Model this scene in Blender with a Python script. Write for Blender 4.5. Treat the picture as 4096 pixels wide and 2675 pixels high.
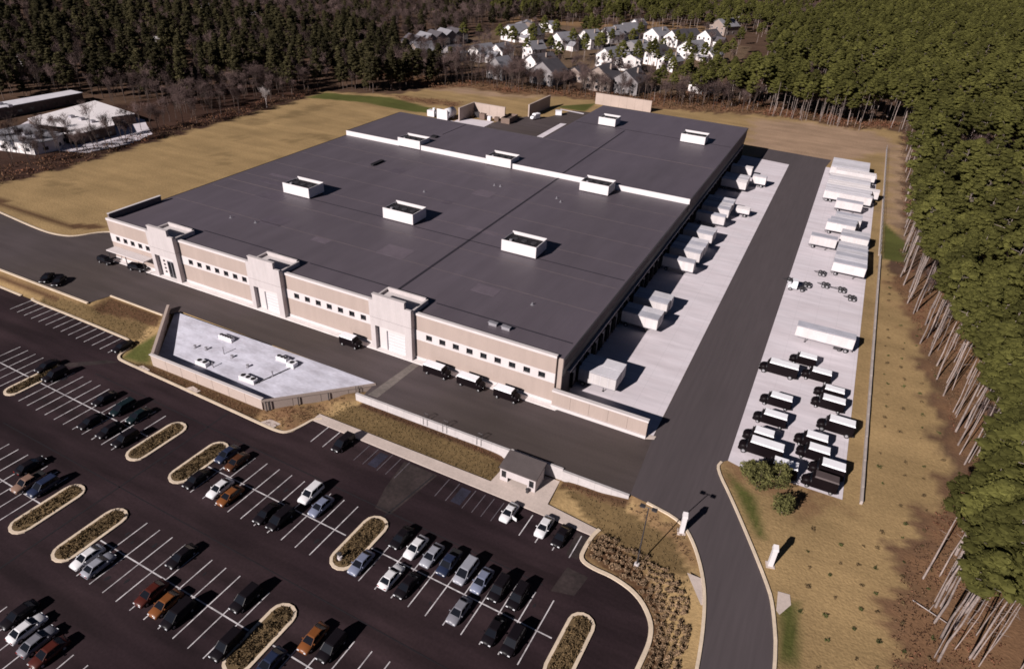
import bpy, math, random
import numpy as np
from mathutils import Vector, Matrix

# ------------------------------------------------------------------ camera, sky, sun, exposure
S = 1.25                      # metres in one survey unit (the site plan below is in survey units)
sc = bpy.context.scene
for o in list(bpy.data.objects):
    bpy.data.objects.remove(o)
COL = sc.collection
cd = bpy.data.cameras.new('camera')
cam = bpy.data.objects.new('camera', cd)
COL.objects.link(cam)
sc.camera = cam
cd.sensor_width = 36.0
cd.lens = 23.742
cd.clip_start = 1.0
cd.clip_end = 4000.0
YAW, PIT, ROL = map(math.radians, (-24.907, 31.611, 3.087))
fw = Vector((math.sin(YAW)*math.cos(PIT), math.cos(YAW)*math.cos(PIT), -math.sin(PIT)))
rt = Vector((math.cos(YAW), -math.sin(YAW), 0))
up = rt.cross(fw)
r2 = rt*math.cos(ROL)+up*math.sin(ROL)
u2 = -rt*math.sin(ROL)+up*math.cos(ROL)
CAM = Vector((161.816, -99.897, 80.805))
m = Matrix((r2, u2, -fw)).transposed().to_4x4()
m.translation = CAM
cam.matrix_world = m

SUN = Vector((0.62, 1.78, -1.0)).normalized()       # direction the light travels
SUN_EL = math.asin(-SUN.z)
SUN_ROT = math.atan2(-SUN.x, -SUN.y)
wd = bpy.data.worlds.new('World')
sc.world = wd
wd.use_nodes = True
nt = wd.node_tree
bg = nt.nodes['Background']
sky = nt.nodes.new('ShaderNodeTexSky')
sky.sky_type = 'NISHITA'
sky.sun_disc = False
sky.sun_elevation = SUN_EL
sky.sun_rotation = SUN_ROT
sky.air_density = 0.16                              # crisp dry winter air: a deep, dark sky
sky.dust_density = 0.1
sky.ozone_density = 1.0
nt.links.new(sky.outputs[0], bg.inputs[0])
bg.inputs[1].default_value = 0.05
ld = bpy.data.lights.new('sun', 'SUN')
ld.energy = 5.0
ld.angle = math.radians(0.5)
ld.color = (1.0, 0.94, 0.90)
sun = bpy.data.objects.new('sun', ld)
COL.objects.link(sun)
sun.rotation_euler = SUN.to_track_quat('-Z', 'Y').to_euler()
sun.location = (0, -200, 200)
sc.view_settings.view_transform = 'Standard'
sc.view_settings.look = 'None'
sc.view_settings.exposure = 0.48
sc.view_settings.gamma = 1.0
sc.view_settings.use_curve_mapping = False
sc.render.engine = 'CYCLES'
sc.cycles.max_bounces = 4
sc.cycles.diffuse_bounces = 1
sc.cycles.use_denoising = True
sc.cycles.filter_width = 1.7

R = random.Random(7)

# ------------------------------------------------------------------ materials
def mat(name, col, rough=0.85, var=0.12, scale=0.5, fine=6.0, bump=0.0, bscale=8.0, metal=0.0, spec=0.3, col2=None,
        stretch=None, island=0.0, obj_rand=0.0, vcol=False, coat=0.0, patch=None, joints=None, leaf=0.0, streak=None):
    m = bpy.data.materials.new(name)
    m.use_nodes = True
    n = m.node_tree.nodes
    L = m.node_tree.links
    b = n['Principled BSDF']
    b.inputs['Roughness'].default_value = rough
    b.inputs['Metallic'].default_value = metal
    b.inputs['Specular IOR Level'].default_value = spec
    if coat:
        b.inputs['Coat Weight'].default_value = coat
        b.inputs['Coat Roughness'].default_value = 0.05
    tc = n.new('ShaderNodeTexCoord')
    geo = n.new('ShaderNodeNewGeometry')
    mp = n.new('ShaderNodeMapping')
    L.new(geo.outputs['Position'], mp.inputs[0])
    if stretch:
        mp.inputs['Scale'].default_value = stretch
    base = None
    if vcol:
        a = n.new('ShaderNodeVertexColor')
        a.layer_name = 'Col'
        base = a.outputs['Color']
    else:
        rgb = n.new('ShaderNodeRGB')
        rgb.outputs[0].default_value = (*col, 1)
        base = rgb.outputs[0]
    if col2:
        nz = n.new('ShaderNodeTexNoise')
        nz.inputs['Scale'].default_value = (patch or scale)
        nz.inputs['Detail'].default_value = 5
        L.new(mp.outputs[0], nz.inputs['Vector'])
        cr = n.new('ShaderNodeMapRange')
        cr.inputs[1].default_value = 0.42
        cr.inputs[2].default_value = 0.62
        L.new(nz.outputs['Fac'], cr.inputs[0])
        mx = n.new('ShaderNodeMix')
        mx.data_type = 'RGBA'
        L.new(cr.outputs[0], mx.inputs['Factor'])
        L.new(base, mx.inputs[6])
        mx.inputs[7].default_value = (*col2, 1)
        base = mx.outputs[2]
    fac = None
    def mul(a, bsock):
        k = n.new('ShaderNodeMath'); k.operation = 'MULTIPLY'
        L.new(a, k.inputs[0]); L.new(bsock, k.inputs[1])
        return k.outputs[0]
    for s, amt in ((scale, var), (fine, var*0.8)):
        if amt <= 0:
            continue
        nz = n.new('ShaderNodeTexNoise')
        nz.inputs['Scale'].default_value = s
        nz.inputs['Detail'].default_value = 4
        L.new(mp.outputs[0], nz.inputs['Vector'])
        r = n.new('ShaderNodeMapRange')
        r.inputs[1].default_value = 0.3
        r.inputs[2].default_value = 0.7
        r.inputs[3].default_value = 1-amt
        r.inputs[4].default_value = 1+amt
        r.clamp = False
        L.new(nz.outputs['Fac'], r.inputs[0])
        fac = r.outputs[0] if fac is None else mul(fac, r.outputs[0])
    if streak:
        sv, amt = streak
        m2 = n.new('ShaderNodeMapping'); m2.inputs['Scale'].default_value = sv
        L.new(geo.outputs['Position'], m2.inputs[0])
        nz = n.new('ShaderNodeTexNoise'); nz.inputs['Scale'].default_value = 1.0; nz.inputs['Detail'].default_value = 6
        L.new(m2.outputs[0], nz.inputs['Vector'])
        r = n.new('ShaderNodeMapRange'); r.inputs[1].default_value = 0.35; r.inputs[2].default_value = 0.68
        r.inputs[3].default_value = 1-amt; r.inputs[4].default_value = 1+amt
        L.new(nz.outputs['Fac'], r.inputs[0])
        fac = r.outputs[0] if fac is None else mul(fac, r.outputs[0])
    if joints:
        sx_, sy_, wd_, dk = joints
        sep = n.new('ShaderNodeSeparateXYZ'); L.new(geo.outputs['Position'], sep.inputs[0])
        for ax_, st in ((0, sx_), (1, sy_)):
            if not st: continue
            dv = n.new('ShaderNodeMath'); dv.operation = 'DIVIDE'; L.new(sep.outputs[ax_], dv.inputs[0]); dv.inputs[1].default_value = st
            fr_ = n.new('ShaderNodeMath'); fr_.operation = 'FRACT'; L.new(dv.outputs[0], fr_.inputs[0])
            gt = n.new('ShaderNodeMath'); gt.operation = 'LESS_THAN'; L.new(fr_.outputs[0], gt.inputs[0]); gt.inputs[1].default_value = wd_/st
            r = n.new('ShaderNodeMapRange'); r.inputs[3].default_value = 1.0; r.inputs[4].default_value = dk
            L.new(gt.outputs[0], r.inputs[0])
            fac = r.outputs[0] if fac is None else mul(fac, r.outputs[0])
    if island:
        r = n.new('ShaderNodeMapRange')
        r.inputs[3].default_value = 1-island
        r.inputs[4].default_value = 1+island
        L.new(geo.outputs['Random Per Island'], r.inputs[0])
        fac = r.outputs[0] if fac is None else mul(fac, r.outputs[0])
    if obj_rand:
        oi = n.new('ShaderNodeObjectInfo')
        r = n.new('ShaderNodeMapRange')
        r.inputs[3].default_value = 1-obj_rand
        r.inputs[4].default_value = 1+obj_rand
        L.new(oi.outputs['Random'], r.inputs[0])
        fac = r.outputs[0] if fac is None else mul(fac, r.outputs[0])
    if fac is not None:
        vm = n.new('ShaderNodeVectorMath')
        vm.operation = 'SCALE'
        L.new(base, vm.inputs[0])
        L.new(fac, vm.inputs['Scale'])
        base = vm.outputs[0]
    L.new(base, b.inputs['Base Color'])
    if leaf:
        tl = n.new('ShaderNodeBsdfTranslucent'); L.new(base, tl.inputs[0])
        ms = n.new('ShaderNodeMixShader'); ms.inputs[0].default_value = leaf
        L.new(b.outputs[0], ms.inputs[1]); L.new(tl.outputs[0], ms.inputs[2])
        L.new(ms.outputs[0], n['Material Output'].inputs[0])
    if bump:
        nz = n.new('ShaderNodeTexNoise')
        nz.inputs['Scale'].default_value = bscale
        nz.inputs['Detail'].default_value = 5
        L.new(mp.outputs[0], nz.inputs['Vector'])
        bp = n.new('ShaderNodeBump')
        bp.inputs['Strength'].default_value = bump
        bp.inputs['Distance'].default_value = 0.3
        L.new(nz.outputs['Fac'], bp.inputs['Height'])
        L.new(bp.outputs[0], b.inputs['Normal'])
    return m

M = {}
M['ground'] = mat('ground_cover', (.2, .13, .07), 0.95, 0.16, 0.07, 1.6, 0.35, 2.5, vcol=True, spec=0.08, streak=((.03, .22, 1), .10))
M['roof'] = mat('roof_membrane', (.099, .080, .096), 0.54, 0.06, 0.02, 0.35, 0.04, 1.0, spec=0.35, stretch=(1, .35, 1), col2=(.090, .073, .086), patch=0.03, joints=(3.1, 0, .09, .90), streak=((.25, .03, 1), .05))
M['roof_b'] = mat('roof_membrane_worn', (.121, .096, .115), 0.55, 0.1, 0.1, 0.8, spec=0.3)
M['roof_c'] = mat('roof_membrane_new', (.090, .072, .088), 0.5, 0.1, 0.1, 0.8, spec=0.3)
M['roofdark'] = mat('roof_seam', (.022, .018, .026), 0.8, 0.1)
M['concrete'] = mat('concrete_paving', (.62, .56, .60), 0.9, 0.05, 0.06, 0.7, 0.05, 3, stretch=(.35, 1.5, 1), col2=(.575, .51, .545), patch=0.12, joints=(4.8, 4.8, .07, .86), streak=((.08, .5, 1), .07))
M['walk'] = mat('sidewalk_concrete', (.50, .41, .37), 0.9, 0.08, 0.3, 2.0, 0.05, 5)
M['kerb'] = mat('kerb_concrete', (.60, .48, .37), 0.9, 0.10, 0.4, 3.0)
M['asphalt_up'] = mat('asphalt_road', (.076, .058, .060), 0.8, 0.09, 0.04, 3.0, 0.06, 9, col2=(.062, .047, .044), patch=0.025, spec=0.25, streak=((.04, .4, 1), .12))
M['asphalt_lane'] = mat('asphalt_lane', (.074, .059, .063), 0.8, 0.10, 0.05, 0.7, 0.06, 9, stretch=(2.2, .12, 1), spec=0.3)
M['asphalt_lot'] = mat('asphalt_lot', (.0225, .0130, .0160), 0.85, 0.16, 0.03, 2.5, 0.06, 9, col2=(.0300, .0180, .0205), patch=0.03, spec=0.12, streak=((.05, .35, 1), .32))
M['asphalt_pale'] = mat('worn_asphalt', (.15, .125, .115), 0.9, 0.22, 0.25, 1.5, 0.05, 8)
M['asphalt_worn_lot'] = mat('dusty_asphalt', (.031, .021, .021), 0.9, 0.35, 0.3, 1.5, 0.05, 8)
M['paint'] = mat('road_paint', (.60, .56, .575), 0.8, 0.15, 0.8, 4, col2=(.36, .33, .345), patch=0.9)
M['paint_faint'] = mat('faded_road_paint', (.11, .095, .11), 0.8, 0.2, 0.8, 4)
M['blue_paint'] = mat('blue_stall_paint', (.022, .020, .036), 0.8, 0.35, 0.5, 4)
M['facade'] = mat('tan_precast', (.345, .270, .240), 0.9, 0.05, 0.15, 2.5, 0.1, 6, stretch=(4, 4, .3))
M['white'] = mat('white_precast', (.53, .475, .475), 0.85, 0.04, 0.3, 3)
M['white_metal'] = mat('white_metal_panel', (.57, .53, .54), 0.6, 0.03, 0.5, 5, spec=0.4)
M['fascia'] = mat('grey_fascia', (.13, .10, .102), 0.8, 0.08, 0.2, 2)
M['dark'] = mat('dark_void', (.012, .010, .013), 0.8, 0.1)
M['steel'] = mat('dark_steel', (.06, .055, .06), 0.5, 0.1, metal=0.4)
M['galv'] = mat('galvanised_metal', (.36, .34, .37), 0.5, 0.1, metal=0.5)
M['glass'] = mat('dark_glass', (.010, .011, .014), 0.12, 0, spec=0.5)
M['carglass'] = mat('car_glass', (.008, .009, .013), 0.12, 0, spec=0.2)
M['rubber'] = mat('tyre_rubber', (.012, .011, .012), 0.9, 0)
M['rim'] = mat('wheel_rim', (.45, .44, .46), 0.35, 0, metal=0.7)
M['lamp_clear'] = mat('headlamp', (.75, .75, .78), 0.1, 0, spec=0.7)
M['lamp_red'] = mat('tail_lamp', (.25, .02, .015), 0.2, 0, spec=0.5)
M['trailer_side'] = mat('trailer_side', (.52, .475, .48), 0.6, 0.05, 0.3, 3, obj_rand=0.10, streak=((1.2, 1.2, .15), .06))
M['trailer_roof_a'] = mat('trailer_roof_pale', (.56, .53, .57), 0.7, 0.08, 0.4, 4, obj_rand=0.12)
M['trailer_roof_b'] = mat('trailer_roof_grey', (.38, .37, .42), 0.7, 0.1, 0.4, 4, obj_rand=0.14)
M['trailer_roof_c'] = mat('trailer_roof_white', (.72, .66, .67), 0.7, 0.04, 0.4, 4)
M['van_body'] = mat('dark_brown_van_paint', (.0065, .004, .005), 0.45, 0.1, spec=0.1)
M['van_roof'] = mat('white_van_roof', (.80, .78, .82), 0.6, 0.03)
M['van_roof_dark'] = mat('grey_van_roof', (.075, .055, .055), 0.6, 0.1)
M['bark'] = mat('pine_bark', (.225, .178, .162), 0.95, 0.25, 0.8, 5, obj_rand=0.25)
M['bark_dark'] = mat('dark_bark', (.085, .060, .052), 0.95, 0.2, 0.8, 5, obj_rand=0.3)
M['bark_pale'] = mat('pale_bark', (.36, .31, .30), 0.95, 0.2, 0.8, 5)
M['pine'] = mat('pine_needles', (.088, .084, .0235), 0.85, 0.2, 0.12, 1.2, island=0.2, obj_rand=0.34, spec=0.1, leaf=0.3)
M['conifer'] = mat('dark_needles', (.040, .034, .0155), 0.85, 0.25, 0.12, 1.2, island=0.3, obj_rand=0.5, spec=0.1, leaf=0.2)
M['twigs'] = mat('bare_twigs', (.095, .064, .060), 0.95, 0.2, 0.15, 1.2, island=0.25, obj_rand=0.3, spec=0.05)
M['brush'] = mat('rust_brush', (.125, .056, .034), 0.95, 0.3, 0.15, 1.0, island=0.4, spec=0.05, col2=(.10, .065, .04), patch=0.08)
M['shrub'] = mat('shrub_leaves', (.055, .062, .018), 0.9, 0.2, 0.5, 3, island=0.35, obj_rand=0.3)
M['drygrass'] = mat('dry_grass_clump', (.215, .140, .085), 0.95, 0.2, 0.5, 3, island=0.35, obj_rand=0.25)
M['mulchplant'] = mat('brown_ground_plant', (.11, .072, .035), 0.95, 0.2, 0.5, 3, island=0.45, obj_rand=0.25)
M['drygrass_dark'] = mat('bank_grass', (.125, .084, .040), 0.95, 0.2, 0.5, 3, island=0.3)
M['shingle_grey'] = mat('grey_shingles', (.20, .19, .21), 0.9, 0.1, 0.3, 3)
M['shingle_dark'] = mat('dark_shingles', (.075, .066, .075), 0.9, 0.12, 0.3, 3)
M['siding_white'] = mat('white_siding', (.68, .63, .625), 0.8, 0.03, 0.3, 3)
M['siding_grey'] = mat('grey_siding', (.20, .18, .185), 0.85, 0.06, 0.3, 3)
M['siding_tan'] = mat('tan_siding', (.25, .195, .172), 0.85, 0.06, 0.3, 3)
M['winglass'] = mat('house_window_glass', (.03, .03, .035), 0.2, 0, spec=0.5)
M['dirt'] = mat('pale_dirt', (.34, .25, .17), 0.95, 0.15, 0.2, 1.5)
M['apron'] = mat('white_concrete_apron', (.70, .64, .635), 0.9, 0.08, 0.4, 3)
M['tank'] = mat('white_painted_equipment', (.68, .66, .70), 0.6, 0.05)
M['tower'] = mat('tower_precast', (.44, .39, .39), 0.9, 0.06, 0.3, 3, stretch=(3, 3, .4))
M['wallpale'] = mat('pale_wall_concrete', (.43, .39, .39), 0.9, 0.08, 0.3, 2)
M['shelter_roof'] = mat('dark_shelter_roof', (.085, .068, .068), 0.8, 0.1)
M['lowwall'] = mat('weathered_low_wall', (.36, .305, .285), 0.9, 0.15, 0.4, 3)
M['screenwall'] = mat('pink_screen_wall', (.38, .30, .265), 0.9, 0.06, 0.2, 2.5)
M['rust_crate'] = mat('brown_equipment', (.16, .11, .09), 0.8, 0.15)
CARCOL = dict(white=(.64, .62, .64), silver=(.26, .26, .30), bluesilver=(.16, .175, .25), black=(.008, .006, .008), navy=(.016, .022, .05),
              teal=(.007, .014, .017), maroon=(.07, .012, .010), orange=(.165, .056, .017), brown=(.07, .026, .012), grey=(.17, .165, .19), tan=(.20, .12, .09), red=(.06, .012, .008))
for k, c in CARCOL.items():
    M['car_'+k] = mat('car_paint_'+k, c, 0.4, 0.03, spec=0.12 if max(c) < .03 else 0.3, coat=0.0 if max(c) < .03 else 0.1)

# ------------------------------------------------------------------ mesh helpers
class MB:
    def __init__(s, k=S):
        s.v = []; s.f = []; s.k = k; s.mi = []
    def add(s, vs, fs, mi=0):
        o = len(s.v)
        s.v += [tuple(a) for a in vs]
        s.f += [tuple(i+o for i in f) for f in fs]
        s.mi += [mi]*len(fs)
        return s
    def box(s, x0, x1, y0, y1, z0, z1, mi=0):
        return s.add([(x0,y0,z0),(x1,y0,z0),(x1,y1,z0),(x0,y1,z0),(x0,y0,z1),(x1,y0,z1),(x1,y1,z1),(x0,y1,z1)],
                     [(0,3,2,1),(4,5,6,7),(0,1,5,4),(1,2,6,5),(2,3,7,6),(3,0,4,7)], mi)
    def hexa(s, lo, hi, mi=0):
        n = len(lo)
        fs = [tuple(reversed(range(n))), tuple(range(n, 2*n))]
        fs += [(i, (i+1) % n, n+(i+1) % n, n+i) for i in range(n)]
        return s.add(list(lo)+list(hi), fs, mi)
    def prism(s, poly, z0, z1, mi=0):
        return s.hexa([(x, y, z0) for x, y in poly], [(x, y, z1) for x, y in poly], mi)
    def sheet(s, poly, z, mi=0):
        return s.add([(p[0], p[1], z if len(p) < 3 else p[2]) for p in poly], [tuple(range(len(poly)))], mi)
    def tube(s, p, q, r0, r1=None, n=6, mi=0, cap=True):
        p = Vector(p); q = Vector(q); r1 = r0 if r1 is None else r1
        d = (q-p).normalized()
        a = d.orthogonal().normalized(); b = d.cross(a)
        vs = []
        for c, r in ((p, r0), (q, r1)):
            for i in range(n):
                t = 2*math.pi*i/n
                vs.append(c+a*math.cos(t)*r+b*math.sin(t)*r)
        fs = [(i, (i+1) % n, n+(i+1) % n, n+i) for i in range(n)]
        if cap:
            fs += [tuple(reversed(range(n))), tuple(range(n, 2*n))]
        return s.add(vs, fs, mi)
    def loft(s, rings, mi=0, cap=True):
        n = len(rings[0]); vs = [p for r in rings for p in r]
        fs = []
        for j in range(len(rings)-1):
            for i in range(n):
                fs.append((j*n+i, j*n+(i+1) % n, (j+1)*n+(i+1) % n, (j+1)*n+i))
        if cap:
            fs += [tuple(reversed(range(n))), tuple((len(rings)-1)*n+i for i in range(n))]
        return s.add(vs, fs, mi)
    def mesh(s, name, mats, smooth=False):
        me = bpy.data.meshes.new(name)
        me.from_pydata([(x*s.k, y*s.k, z*s.k) for x, y, z in s.v], [], s.f)
        for mm in (mats if isinstance(mats, (list, tuple)) else [mats]):
            me.materials.append(M[mm] if isinstance(mm, str) else mm)
        if any(s.mi):
            me.polygons.foreach_set('material_index', s.mi)
        if smooth:
            me.polygons.foreach_set('use_smooth', [True]*len(me.polygons))
        me.update()
        return me
    def build(s, name, mats, parent=None, smooth=False, **tags):
        o = bpy.data.objects.new(name, s.mesh(name, mats, smooth))
        COL.objects.link(o)
        if parent is not None:
            o.parent = parent
        tag(o, **tags)
        return o

def tag(o, label=None, cat=None, group=None, kind=None):
    if label: o['label'] = label
    if cat: o['category'] = cat
    if group: o['group'] = group
    if kind: o['kind'] = kind
    return o

def empty(name, loc=(0, 0, 0), rz=0.0, label=None, cat=None, group=None):
    o = bpy.data.objects.new(name, None)
    COL.objects.link(o)
    o.location = loc
    o.rotation_euler = (0, 0, rz)
    o.empty_display_size = 0.5
    return tag(o, label, cat, group)

def obj(name, me, parent=None, loc=None, rz=0.0, matname=None):
    o = bpy.data.objects.new(name, me)
    COL.objects.link(o)
    if parent is not None: o.parent = parent
    if loc is not None: o.location = loc
    o.rotation_euler = (0, 0, rz)
    if matname:
        o.material_slots[0].link = 'OBJECT'
        o.material_slots[0].material = M[matname]
    return o

def copy_tree(o, parent=None):
    c = o.copy()
    COL.objects.link(c)
    c.parent = parent
    for ch in o.children:
        copy_tree(ch, c)
    return c

def struct(name, mb, mats, **k):
    return mb.build(name, mats, kind='structure', **k)

def ribbon(pts, w, z0, z1, closed=False, mb=None, side=0.0):
    """a kerb: a rectangular strip w wide along a plan polyline; side shifts it across"""
    mb = mb or MB()
    n = len(pts)
    P = [Vector((p[0], p[1])) for p in pts]
    Z = [p[2] if len(p) > 2 else 0.0 for p in pts]
    ring = []
    for i in range(n):
        a = P[(i-1) % n] if (closed or i > 0) else P[i]
        b = P[(i+1) % n] if (closed or i < n-1) else P[i]
        d = (b-a).normalized()
        nn = Vector((-d.y, d.x))
        l = P[i]+nn*(w/2+side); r = P[i]-nn*(w/2-side)
        ring.append([(l.x, l.y, z0+Z[i]), (r.x, r.y, z0+Z[i]), (r.x, r.y, z1+Z[i]), (l.x, l.y, z1+Z[i])])
    if closed:
        ring.append(ring[0])
    return mb.loft(ring, cap=not closed)

def smooth_pts(pts, it=2, closed=False):
    for _ in range(it):
        q = []
        n = len(pts)
        for i in range(n if closed else n-1):
            a = pts[i]; b = pts[(i+1) % n]
            q.append(tuple(a[k]*.75+b[k]*.25 for k in range(len(a))))
            q.append(tuple(a[k]*.25+b[k]*.75 for k in range(len(a))))
        if not closed:
            q = [pts[0]]+q[0:]+[pts[-1]]
        pts = q
    return pts

# ------------------------------------------------------------------ site plan (survey units)
ZP = -2.2                                             # parking lot level
ROWA = -0.026
YC0 = -15.55
def lot(xl, yl):                                      # lot frame -> plan
    c, s_ = math.cos(math.atan(ROWA)), math.sin(math.atan(ROWA))
    return (xl*c-yl*s_, -32.85+xl*s_+yl*c)

upland = [(-700,-15.4),(-11,-15.3),(12.1,-15.4),(13.1,-11.4),(27.2,-11.5),(28.4,-8.9),(73,-9.2),(73.1,-12.8),(99.2,-12.9),(107.4,-13.0),(117,-13.1),
          (119.4,-13.46),(124.27,-14.39),(126.63,-17.27),(128.75,-21.58),(129.92,-25.9),(130.78,-32.44),(131.5,-60),(131.5,-250),(900,-250),(900,1700),(-700,1700)]
lotpoly = [(-700,-16.9),(-2.2,-17.6),(22.8,-17.8),(25.75,-18.1),(28.2,-19.6),(28.6,-21.6),(29.6,-22.9),(61.2,-23.9),(66.4,-24.0),(67.8,-23.2),(68.5,-19.5),(68.5,-17.9),(98.6,-17.87),
           (99.2,-13.05),(106.9,-13.05),(107.3,-17.97),(114.82,-18.86),(114.42,-20.17),(114.42,-23.74),(115.72,-24.7),(119.17,-24.82),(122.5,-25.95),
           (124.8,-28.44),(125.4,-30.86),(125.32,-33.78),(124,-60),(124,-250),(-700,-250)]
field = [(-75,-15.3),(-62.2,10),(-60.6,31.2),(-62.9,61.2),(-63.7,104.8),(-65.1,129.2),(-67.1,147),(-59.8,150.3),(-43.4,158.4),(-36,177.3),(-27.3,190),(-2.5,191),
         (11,200),(36,204),(58,207),(75,212),(99.4,224.5),(116.8,226),(130,222),(145.8,232),(150,226),(150.2,200),(149,116),(147,86),(149.5,70),(152,58),(152.5,44),(154.5,30),
         (155,20),(156,12),(152.5,2),(149.4,-5),(149,-14),(149,-26),(149,-250),(-75,-250)]
greens = [[(-66,146),(-58,147.5),(-40,155),(-16,149.6),(-13.5,143),(-21,140.3),(-43,141.6),(-66,134)], [(145.4,118),(145.6,90.8),(150.7,91.9),(152,103),(147,114)],
          [(137.2,-20.8),(138.3,-28.4),(140.2,-28),(139.2,-19.8)], [(21.6,184),(33,199),(34.5,183),(24.5,182)], [(127.5,-2.0),(130.6,-7.5),(133.4,-12),(134.4,-12.0),(132,-5)],
          [(28.6,-19.2),(29.8,-22.6),(35.5,-21.6),(30,-15)]]
rusts = [[(-42.7,158.9),(-13,165.4),(-10,156.3),(-31,153.6)], [(150.6,-6),(149.2,-15),(149,-26),(165,-26),(165,16),(158.4,15.8)], [(158.4,15.8),(156.3,30.4),(153.2,52),(151.4,62),(146.9,82.7),(170,90),(180,10)],
         [(-75,190),(-36,178),(-27,191.5),(-2,192.5),(11,201.5),(36,205.5),(58,208.5),(75,213.5),(99,226),(117,228),(130,224),(146,234),(150,246),(60,246),(40,222),(0,214),(-30,203)],
         [(60.6,-22),(61.5,-23.9),(66.4,-23.9),(68.3,-19),(70.5,-14),(72.4,-11.5),(71.5,-10.6)], [(126.2,-.4),(126.6,-2.2),(129,-4),(137.5,-4),(141.5,-1.2),(141.5,.1),(133,.1)],
         [(117,-13.3),(124.1,-14.6),(126.4,-17.5),(128.0,-20.5),(126.8,-20.6),(124,-17.2),(117,-14.9)]]
mulch = [[(73,-12.9),(117,-13.2),(117,-14.5),(107.4,-14.3),(107.2,-13.2),(99,-13.2),(98.8,-14.2),(73,-14.2)], [(36.5,-21.4),(60.5,-21.4),(61,-23.9),(30.5,-22.9)],
         [(114.9,-19.2),(114.6,-23.7),(119.2,-24.7),(122.4,-25.8),(124.7,-28.3),(125.4,-33.8),(124.4,-60),(128.3,-60),(127.8,-33),(125.5,-26),(121,-21.5)],
         [(13.2,-11.6),(27.2,-11.7),(28.6,-14),(20,-14.6),(13,-15.6)], [(-75,-15.5),(12.2,-15.6),(12.2,-16.6),(-75,-16.7)]]
dirts = [[(146.5,120),(149.5,118),(150.5,100),(150,130),(150,200),(146,200),(147,150)], [(102,160),(130,168),(150,205),(140,222),(115,222),(95,214)], [(-36,178),(-27,189.6),(-2,190.5),(14,200),(0,186),(-20,180)]]
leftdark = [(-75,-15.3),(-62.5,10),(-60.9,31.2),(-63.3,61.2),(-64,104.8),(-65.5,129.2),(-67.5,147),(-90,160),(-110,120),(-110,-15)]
siteclear = [(-24,440),(30,440),(40,500),(-60,490)], [(-110,395),(-60,400),(-30,420),(-40,455),(-120,440)]

# ------------------------------------------------------------------ ground
def inside(poly, X, Y):
    r = np.zeros(X.shape, bool)
    n = len(poly)
    for i in range(n):
        x0, y0 = poly[i]; x1, y1 = poly[(i+1) % n]
        c = ((y0 > Y) != (y1 > Y))
        with np.errstate(divide='ignore', invalid='ignore'):
            t = (x1-x0)*(Y-y0)/(y1-y0)+x0
        r ^= c & (X < t)
    return r
def dist(poly, X, Y):
    d = np.full(X.shape, 1e9)
    n = len(poly)
    for i in range(n):
        x0, y0 = poly[i]; x1, y1 = poly[(i+1) % n]
        dx, dy = x1-x0, y1-y0
        t = np.clip(((X-x0)*dx+(Y-y0)*dy)/(dx*dx+dy*dy+1e-12), 0, 1)
        d = np.minimum(d, np.hypot(X-x0-t*dx, Y-y0-t*dy))
    return d
def axis(spans):
    out = []
    for a, b, st in spans:
        out += list(np.arange(a, b, st))
    out.append(spans[-1][1])
    return np.array(out)
gx = axis([(-700,-140,16),(-140,-80,3),(-80,-5,1.4),(-5,165,0.7),(165,240,3),(240,900,16)])
gy = axis([(-250,-70,12),(-70,-27,1.5),(-27,4,0.6),(4,210,1.6),(210,300,3),(300,520,5),(520,1700,20)])
X, Y = np.meshgrid(gx, gy)
du = np.where(inside(upland, X, Y), 0, dist(upland, X, Y))
dl = np.where(inside(lotpoly, X, Y), 0, dist(lotpoly, X, Y))
zw = np.interp(X, [70, 72.5, 113, 119], [0, -1.05, -1.05, 0])
zw = np.where(Y > -19, zw, 0)
t = np.clip((dl-0.45), 0, None)/np.maximum(np.clip(dl-0.45, 0, None)+du, 1e-6)
Z = ZP-0.06+(zw-(ZP-0.06))*t
Z = np.where(dl <= 0.45, ZP-0.06, Z)
Z = np.where(du <= 0, -0.03, Z)
hollow = np.where(inside([(27.5,-10.2),(36.6,-21.5),(60.6,-21.6),(73,-9.4),(28.5,-8.6)], X, Y), 1, 0)
Z = np.where((hollow > 0) & (Z > -2.1), np.minimum(Z, -2.1), Z)
Zc = Z.copy()
tan = np.array((.284, .190, .093)); C = np.zeros(X.shape+(3,)); C[:] = (.085, .050, .034)
WX = X+1.3*np.sin(Y*.61+1.3*np.sin(X*.33))+.7*np.sin(Y*1.9+X*.8)+.5*np.sin(Y*3.7-X*1.7)
WY = Y+1.3*np.sin(X*.57+1.3*np.sin(Y*.29))+.7*np.sin(X*1.7-Y*.9)+.5*np.sin(X*3.3+Y*2.1)
def paint(poly, col, soft=0.0, warp=True):
    ax, ay = (WX, WY) if warp else (X, Y)
    d_ = dist(poly, ax, ay)*np.where(inside(poly, ax, ay), 1, -1)
    k = np.clip(d_/(2*soft)+.5, 0, 1)[..., None] if soft else (d_ > 0)[..., None]
    C[:] = C*(1-k)+np.array(col)*k
paint(field, tan, .8)
for q in dirts: paint(q, (.30, .20, .135), 2.5)
for q in rusts: paint(q, (.170, .094, .052), 2.2)
for q in mulch: paint(q, (.075, .040, .022), .3, False)
for q in greens: paint(q, (.080, .082, .024), .5, False)
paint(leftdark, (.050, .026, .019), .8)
for q in siteclear: paint(q, (.21, .125, .065))
estate = [(-95,225),(-60,235),(60,240),(70,300),(60,420),(-100,420)]
mm = inside(estate, X, Y); C[mm] = (.13, .085, .055)
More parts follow.
